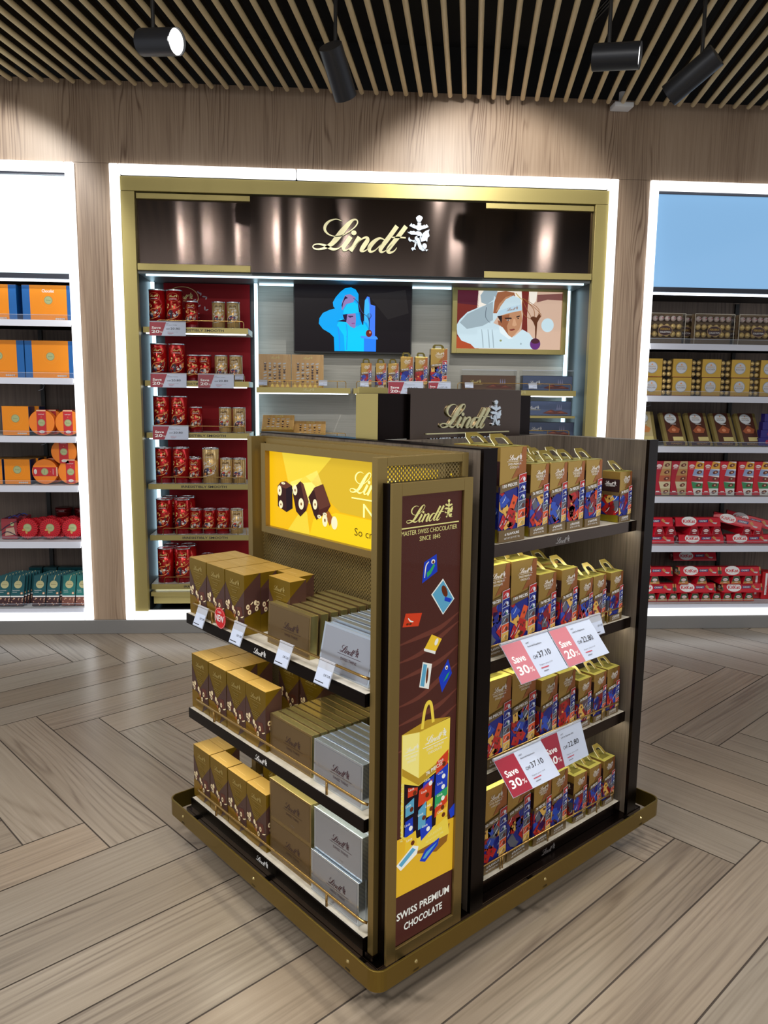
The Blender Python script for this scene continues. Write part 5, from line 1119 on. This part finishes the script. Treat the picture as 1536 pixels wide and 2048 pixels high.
K = Kit('red_tin', 'tin'); mb = MB(); mb.lathe([(.055, 0), (.055, .052)], M('tin_deep_red', (110, 12, 20), .25, .3), 32); mb.lathe([(.058, .030), (.058, .055), (.05, .058)], M('tin_deep_red'), 32); K.part('body', mb, smooth=True)
mb = MB(); mb.R(CY(.0583), -.02, .036, .02, .040, TINR, 1, 4); K.part('highlight_band', mb)
for x, w in ((-1.92, 'left'), (-1.79, 'right')):
    for j in range(3): K.put((x, .36, .627+j*.059), 0, 'deep red round tin, %s back stack, %s from bottom' % (w, ORD[j]), 'stacked red tins')
K = Kit('ribboned_box', 'chocolate box'); mb = MB(); mb.box(-.05, 0, 0, .05, .10, .135, M('box_rose', (150, 52, 62), .4)); K.part('carton', mb, bevel=.001)
mb = MB(); f = FR(-.05, -.0005, 0); mb.E(f, .07, .10, .013, .013, SEAL, 2, 14); mb.P(f, [(.02, .02), (.09, .03), (.08, .08), (.03, .07)], M('box_beige', (190, 160, 140), .5), 1); K.part('printed_front', mb)
mb = MB(); f = FR(-.05, -.001, 0); rb_ = M('ribbon_dark', (40, 30, 60), .4); mb.rib(f, [(0, .06, .002), (.04, .09, .003), (.1, .12, .002)], rb_, 3, 4); mb.rib(f, [(.0, .03, .002), (.04, .05, .003), (.1, .02, .002)], rb_, 3, 4); mb.tube([(-.03, .02, .137), (0, .03, .152), (.03, .02, .137)], .003, rb_, 6); mb.tube([(-.01, .02, .137), (.02, .05, .15), (.04, .06, .137)], .003, M('ribbon_blue', (40, 70, 160), .4), 6); K.part('ribbon', mb)
for j in range(2): K.put((-2.190+j*.02, .09+j*.105, .6268), 0, 'rose box tied with dark ribbon at the photo edge, %s' % ['front', 'behind'][j], 'ribboned boxes')
# upright bars in teal wrappers
TEAL = M('teal_wrapper', (10, 84, 92), .35); TEALD = M('teal_dark', (8, 50, 66), .4); CHK = M('bar_almond_choc', (62, 26, 30), .4); ALM = M('almond', (214, 170, 140), .5); GOLC = M('seal_gold', (206, 200, 150), .3, .4)
def bar(milk):
    K = Kit('chocolate_bar', 'chocolate bar'); W, D, H = .084, .014, .205; mb = MB(); mb.box(-W/2, 0, 0, W/2, D, H, TEALD); K.part('wrapper', mb, bevel=.001)
    mb = MB(); f = FR(-W/2, -.0004, 0); mb.R(f, 0, H*.33, W, H, TEAL if not milk else M('teal_milk', (30, 112, 108), .35), 1); mb.R(f, 0, 0, W, H*.29, CHK if not milk else M('milk_choc', (120, 70, 58), .4), 1); mb.R(f, 0, H*.29, W, H*.33, PRINTW, 1)
    mb.E(f, W*.5, H*.70, .026, .026, GOLC, 2, 20); mb.T(f, 'Swiss', W*.5, H*.68, .011, CHOCB, wide=.034, l=3); mb.rib(f, [(W*.5, H*.83, .002), (W*.55, H*.92, .003), (W*.62, H, .002)], GOLC, 2, 2)
    mb.T(f, 'Nussschokolade' if not milk else 'Lait', W*.1, H*.49, .010, PRINTW, 'l', wide=W*(.55 if not milk else .3)); mb.R(f, W*.1, H*.44, W*.45, H*.45, PRINTW, 2); mb.E(f, W*.82, H*.41, .008, .008, TPK, 2, 10); mb.E(f, W*.82, H*.41, .004, .004, PRINTW, 3, 8)
    rnd = random.Random(5)
    for k in range(14): mb.E(f, rnd.uniform(.06, .94)*W, rnd.uniform(.03, .26)*H, .0045, .0032, ALM, 2, 7, rnd.random()*3)
    K.part('printed_front', mb); return K
BA, BM = bar(False), bar(True)
for i, (x, k, nm) in enumerate(((-2.245, BA, 'dark nut'), (-2.158, BA, 'dark nut'), (-2.015, BA, 'dark nut'), (-1.925, BA, 'dark nut'), (-1.822, BM, 'milk'), (-1.732, BM, 'milk'))):
    for j in range(6): k.put((x+j*.009, .055+j*.030, .1775), 0, 'teal %s chocolate bar leaning back, %s column from left, %s from front' % (nm, ORD[i], ORD[j]), 'teal bars', rot=(-.33, 0, 0))
K = Kit('bar_multipack', 'chocolate bar'); mb = MB(); mb.box(-.045, 0, 0, .045, .06, .10, TEAL); K.part('wrapper', mb, bevel=.002)
mb = MB(); f = FR(-.045, -.0004, 0); mb.T(TF(f, .048, .03, 1, PI/2), 'Suisse', 0, 0, .018, GOLC, wide=.045); mb.R(f, 0, .002, .09, .006, M('teal_line', (40, 120, 120), .4), 1); K.part('printed_front', mb)
for i, (x, z) in enumerate(((-2.13, .355), (-2.03, .355), (-1.93, .325), (-1.84, .325))):
    for lv in (0,): K.put((x, .34, .1765+.10*lv), 0, 'teal wrapped pack at the back of the lowest shelf, %s from left' % ORD[i], 'teal packs at the back')
    K.put((x, .34, .2775), 0, 'teal wrapped pack on top of the back packs, %s from left' % ORD[i], 'teal packs at the back')

# ================================================================== GOODS IN THE RIGHT BAY
CLR = M('clear_box', (40, 42, 44), .05, alpha=.12); BALLG = M('foil_ball_gold', (226, 196, 128), .35, .4); BALLW = M('foil_ball_white', (214, 196, 190), .5, .1); CUP = M('paper_cup', (86, 52, 30), .6); OVAL = M('oval_brown', (52, 26, 26), .35); GCARD = M('card_gold', (194, 156, 66), .32, .55)
def balls(mb, xs, zs, r, y, mt): 
    for z in zs:
        for x in xs: mb.sphere((x, y, z), r, mt, 9)
K = Kit('clear_chocolate_box', 'chocolate box'); W, H = .278, .205
mb = MB(); mb.box(-W/2, 0, 0, W/2, .002, H, CLR); mb.box(-W/2, 0, 0, -W/2+.002, .05, H, CLR); mb.box(W/2-.002, 0, 0, W/2, .05, H, CLR); mb.box(-W/2, 0, H-.002, W/2, .05, H, CLR); mb.box(-W/2, .046, 0, W/2, .05, H, M('tray_brown', (120, 96, 66), .5)); mb.frame(-W/2, 0, W/2, H, .003, -.001, .002, M('clear_edge', (196, 188, 170), .15, .4)); K.part('case', mb)
mb = MB(); xs = [-.105+.042*i for i in range(6)]; balls(mb, xs, [.171], .0185, .024, BALLW); 
for x in xs: mb.sphere((x+.004, .008, .174), .005, M('ball_pink', (190, 90, 110), .5), 6)
balls(mb, xs, [.118, .068], .0195, .024, BALLG)
for z in (.171, .118, .068):
    for x in xs: mb.cyl((x, .044, z), (x, .03, z), .016, .021, CUP, 10)
K.part('chocolates', mb, smooth=True)
mb = MB(); f = FR(0, -.0015, .09); mb.E(f, 0, 0, .050, .034, M('oval_rim', (170, 140, 110), .4, .4), 1, 28); mb.E(f, 0, 0, .047, .031, OVAL, 2, 28); mb.T(f, 'FERRERO', 0, .003, .019, M('card_gold'), wide=.066, l=3); mb.T(f, 'COLLECTION', 0, -.016, .015, PRINTW, wide=.074, l=3); K.part('oval_label', mb)
for i, x in enumerate((2.190, 2.533, 2.842, 3.14)): K.put((x, .085, 1.967), 0, 'clear box of foil balls with brown oval label, %s from left' % ORD[i], 'clear boxes on the top right shelf') if x < 3.0 else None
for i, x in enumerate((2.365, 2.69)): K.put((x, .16, 1.967), 0, 'clear box of foil balls standing behind, %s of two' % ['left', 'right'][i], 'clear boxes on the top right shelf')
K = Kit('foil_ball_box', 'chocolate box'); W, H = .203, .122
mb = MB(); mb.box(-W/2, 0, 0, W/2, .06, H, CLR); K.part('case', mb, bevel=.008)
mb = MB(); 
for s_ in (-1, 1): balls(mb, [s_*.085], [.021, .060, .099], .0165, .018, BALLG)
K.part('chocolates', mb, smooth=True)
mb = MB(); mb.box(-.066, -.001, .001, .066, .058, H+.0005, GCARD); mb.box(-.066, -.0015, 0, .066, 0, .004, M('sleeve_orange', (150, 84, 30), .4)); f = FR(0, -.0012, H*.52); mb.E(f, -.006, 0, .040, .040, M('silver_print', (150, 156, 156), .4, .3), 1, 26); mb.E(f, -.006, 0, .036, .036, M('oval_grey', (196, 200, 210), .4), 2, 26); mb.P(f, [(-.014, .016), (.002, .016), (-.006, .028)], TPK, 3); mb.T(f, 'FERRERO', -.006, .002, .013, M('card_gold'), wide=.054, l=3); mb.T(f, 'ROCHER', -.006, -.014, .015, M('label_gold', (130, 110, 80), .4), wide=.058, l=3); K.part('sleeve', mb)
for lv in (0, 1):
    for i in range(5): K.put((2.125+i*.2065-(.004 if lv else 0), .085, 1.6215+lv*.1255), 0, 'small box with gold sleeve and foil balls, %s layer, %s from left' % (['lower', 'upper'][lv], ORD[i]), 'gold sleeved boxes')
def tablet(cream):
    K = Kit('chocolate_tablet', 'chocolate bar'); W, D, H = .165, .03, .25; mb = MB(); mb.box(-W/2, 0, 0, W/2, D, H, M('tablet_gold', (176, 156, 96), .35, .5)); K.part('carton', mb, bevel=.001)
    mb = MB(); f = FR(-W/2, -.0004, 0); bg = M('tablet_brown', (88, 50, 38), .4) if not cream else M('tablet_cream', (206, 186, 136), .4)
    mb.R(f, W*.14, H*.11, W*.86, H, bg, 1); mb.R(f, 0, 0, W, H*.10, M('tablet_base', (62, 36, 46), .4), 1); mb.T(f, 'FERRERO', W*.5, H*.03, .017, TAN, wide=W*.5)
    mb.P(f, [(W*.86, 0), (W, 0), (W, H*.13), (W*.93, H*.14)], M('tablet_gold'), 2)
    mb.E(f, W*.46, H*.82, .047, .040, M('silver_print'), 2, 26); mb.E(f, W*.46, H*.82, .044, .037, M('oval_white', (228, 232, 236), .4), 3, 26); mb.P(f, [(W*.42, H*.88), (W*.5, H*.88), (W*.46, H*.93)], TPK, 4); mb.T(f, 'FERRERO', W*.46, H*.82, .013, GCARD, wide=.056, l=4); mb.T(f, 'ROCHER', W*.46, H*.76, .014, CHOCB, wide=.06, l=4)
    mb.P(f, [(W*.2, H*.45), (W*.5, H*.62), (W*.8, H*.5), (W*.7, H*.38), (W*.3, H*.38)], M('tablet_copper', (176, 96, 62), .4) if not cream else TPK, 2); mb.E(f, W*.5, H*.47, .016, .012, M('tablet_glow', (230, 150, 110), .4), 3, 12); mb.R(f, W*.4, H*.64, W*.66, H*.655, PRINTW, 3)
    mb.R(f, W*.38, H*.14, W*.86, H*.26, M('tablet_tag', (224, 208, 140), .4), 3)
    K.part('printed_front', mb); return K
TB1, TB2 = tablet(False), tablet(True)
TB2.put((2.115, .10, 1.2815), 0, 'cream chocolate tablet leaning back, first of the row', 'leaning tablets', rot=(-.42, 0, .06))
for i in range(4): TB1.put((2.335+i*.183, .10+.004*i, 1.2815), 0, 'brown chocolate tablet with round white label, %s from left' % ORD[i], 'leaning tablets', rot=(-.48, 0, .16))
K = Kit('blue_pack', 'chocolate box'); mb = MB(); mb.box(-.06, 0, 0, .06, .05, .055, M('pack_blue', (36, 24, 120), .4)); K.part('carton', mb, bevel=.001); mb = MB(); mb.E(FR(0, -.0005, .027), 0, 0, .012, .015, M('pack_red', (170, 40, 80), .4), 1, 12); K.part('printed_front', mb)
for j in range(4): K.put((3.01-.02+.01*j, .12, 1.2815+j*.056), 0, 'dark blue pack at the photo edge, %s from bottom' % ORD[j], 'blue packs')
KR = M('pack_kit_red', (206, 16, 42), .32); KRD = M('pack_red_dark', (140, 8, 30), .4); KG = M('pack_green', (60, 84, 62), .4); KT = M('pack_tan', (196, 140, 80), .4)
def kk_logo(mb, f, x, y, w, l=3): mb.E(f, x, y, w/2, w*.30, PRINTW, l, 18); mb.T(f, 'KitKat', x, y-w*.11, w*.30, KR, wide=w*.82, l=l+1, bold=True)
def giftk(multi):
    K = Kit('assortment_box', 'chocolate box'); W, D, H = .113, .09, .236; mb = MB(); mb.box(-W/2, 0, 0, W/2, D, H, KR if multi else M('pack_crimson', (172, 18, 46), .35)); K.part('carton', mb, bevel=.001)
    mb = MB(); f = FR(-W/2, -.0004, 0); cols = [(232, 170, 60), (150, 170, 210), (170, 40, 50), (60, 140, 90), (222, 222, 216)] if multi else [(200, 176, 130), (186, 140, 84), (176, 90, 60), (206, 196, 160), (180, 160, 120)]
    edge = [(.52, 1.0), (.34, .66), (.24, .48), (.30, .30), (.46, .0)]; zz = [1.0, .78, .58, .40, .20, 0.0]
    def ex(t): 
        if t > .45: return .24+(t-.45)/.55*.30
        return .24+(.45-t)/.45*.26
    for i in range(5):
        mt = M('gk_%d_%d' % (multi, i), cols[i], .4); t, b = zz[i], zz[i+1]
        mb.P(f, [(W*ex(t), H*t), (W, H*t), (W, H*b), (W*ex(b), H*b)], mt, 1); mb.E(f, W*.74, H*(t+b)/2, .020, .012, M('bar_choc'), 2, 10, .3); mb.E(f, W*.76, H*(t+b)/2, .007, .006, ALM, 3, 8)
        if multi: mb.P(f, [(W*ex(t), H*t), (W, H*(t-.05)), (W, H*t)], PRINTW, 1.5)
    kk_logo(mb, f, W*.24, H*.86, W*.34, 3); mb.T(f, 'Senses' if multi else 'Bites', W*.24, H*.77, .010, PRINTW, wide=W*.25, l=3); mb.R(f, W*.12, H*.10, W*.34, H*.12, PRINTW, 2)
    K.part('printed_front', mb); return K
GK0, GK1 = giftk(0), giftk(1)
for i, x in enumerate((2.120, 2.237, 2.354, 2.470, 2.585, 2.702, 2.832, 2.948)): (GK0 if i < 3 else GK1).put((x, .08, .9365), 0, 'red assortment box %s, %s from left' % ('with tan panels' if i < 3 else 'with coloured panels', ORD[i]), 'assortment boxes')
def kpack(L, green, seed):
    K = Kit('chocolate_bar_pack', 'chocolate bar'); w, h = .078, .060; mb = MB()
    prof = [(0, 0), (w, 0), (w*.98, .012), (w*.76, h), (w*.24, h), (w*.02, .012)]
    mb.prism(prof, -L/2, L/2, KR, 'x'); K.part('wrapper', mb)
    # sloping front print
    mb = MB(); a = Vector((0, w*.02, .012)); b = Vector((0, w*.24, h)); d = (b-a); n_ = Vector((0, -d.z, d.y)).normalized(); s = d.length
    f = lambda x, y, l=0: tuple(a+d*(y/s)+Vector((-L/2+x, 0, 0))+n_*l)
    kk_logo(mb, f, L*.30, s*.50, .108); mb.P(f, [(L*.50, s*.30), (L*.72, s*.34), (L*.73, s*.72), (L*.51, s*.68)], M('chunky_blue', (44, 40, 110), .35), 2); mb.T(f, 'CHUNKY', L*.615, s*.40, .016, PRINTW, bold=True, wide=.056, l=4)
    mb.P(f, [(L*.74, s*.62), (L*.78, s*.85), (L*.84, s*.5), (L*.80, s*.28)], KT, 3); mb.P(f, [(L*.80, s*.35), (L*.93, s*.30), (L*.90, s*.08), (L*.84, s*.15)], M('praline_dark'), 2)
    if green:
        for x0 in (.0, .965): mb.R(f, L*x0, 0, L*(x0+.035), s*.5, KG, 2); mb.R(f, L*x0, s*.5, L*(x0+.035), s, KT, 2)
        mb.P(f, [(L*.4, 0), (L*.5, s*.12), (L*.46, s*.02)], KT, 3)
    K.part('printed_front', mb)
    mb = MB()
    for sd in (-1, 1):
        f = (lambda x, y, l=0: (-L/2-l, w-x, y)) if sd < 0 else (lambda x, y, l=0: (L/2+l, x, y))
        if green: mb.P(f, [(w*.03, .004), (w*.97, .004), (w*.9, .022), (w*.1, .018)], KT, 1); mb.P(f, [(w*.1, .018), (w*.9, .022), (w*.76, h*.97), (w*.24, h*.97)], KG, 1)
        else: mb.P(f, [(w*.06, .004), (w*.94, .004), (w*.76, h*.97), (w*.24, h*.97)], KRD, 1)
        kk_logo(mb, f, w*.5, h*.55, .036, 3); mb.R(f, w*.35, h*.2, w*.65, h*.26, PRINTW, 3)
    K.part('end_print', mb)
    return K
KP, KPG = kpack(.325, False, 0), kpack(.30, True, 1)
gK = 'red bar packs'
def kp(k, x, y, z, end, w): k.put((x, y, z), (PI/2 if end else 0), 'red bar pack '+w, gK)
Z5, Z6 = .5935, .1765
# fifth shelf: long packs, end-on packs, long packs on top
for i, x in enumerate((2.185, 2.545, 2.893)): kp(KP, x, .07, Z5, False, 'lying lengthwise at the base of the fifth shelf, %s from left' % ORD[i])
for i, x in enumerate((2.232, 2.316, 2.483, 2.567, 2.647, 2.866, 2.948)): kp(KP, x+.039, .225, Z5+.061, True, 'end-on in the second layer of the fifth shelf, %s from left' % ORD[i])
for i, x in enumerate((2.170, 2.515)): kp(KP, x, .075, Z5+.122, False, 'on top of the fifth shelf pile, %s from left' % ORD[i])
KP.put((2.805, .10, Z5+.122), 0, 'red bar pack lying slanted on the fifth shelf pile, left of two', gK, rot=(0, .20, -.35)); KP.put((2.93, .16, Z5+.122), 0, 'red bar pack lying slanted on the fifth shelf pile, right of two', gK, rot=(0, .22, -.35))
kp(KP, 2.42, .18, Z5, False, 'in the gap behind the fifth shelf front packs')
# lowest shelf
for i in range(11): kp(KPG, 2.165+i*.0795+.0, .215, Z6, True, 'end-on in the lowest layer of the lowest shelf, %s from left' % ORD[i])
for i, x in enumerate((2.225, 2.53, 2.875)): kp(KPG, x, .075, Z6+.061, False, 'lying lengthwise in the second layer of the lowest shelf, %s from left' % ORD[i])
for i, x in enumerate((2.165, 2.245, 2.455, 2.590, 2.760, 2.842, 2.93)): kp(KPG, x+.02, .225, Z6+.122, True, 'end-on in the third layer of the lowest shelf, %s from left' % ORD[i])
for i, x in enumerate((2.205, 2.548, 2.853)): kp(KPG, x, .075, Z6+.183, False, 'lengthwise on top of the lowest shelf pile, %s from left' % ORD[i])
kp(KPG, 2.185, .20, Z6+.244, True, 'end-on at the very top left of the lowest shelf pile')
kp(KP, 2.62, .30, Z6+.244, False, 'at the back behind the lowest shelf pile')
K = Kit('red_striped_box', 'chocolate box'); mb = MB(); mb.box(-.03, 0, 0, .03, .10, .20, M('stripe_red', (196, 24, 34), .4)); K.part('carton', mb, bevel=.001)
mb = MB(); f = FR(-.03, -.0005, 0); mb.R(f, .022, .03, .038, .19, PRINTW, 1); mb.T(TF(f, .038, .06, 1, PI/2), 'nutella', 0, 0, .016, KRD, wide=.08); K.part('printed_front', mb)
for i in range(3): K.put((3.075-.0+i*.062-.065, .10+.02*(2-i), .1765), 0, 'red and white striped box at the photo edge, %s from left' % ORD[i], 'striped boxes')
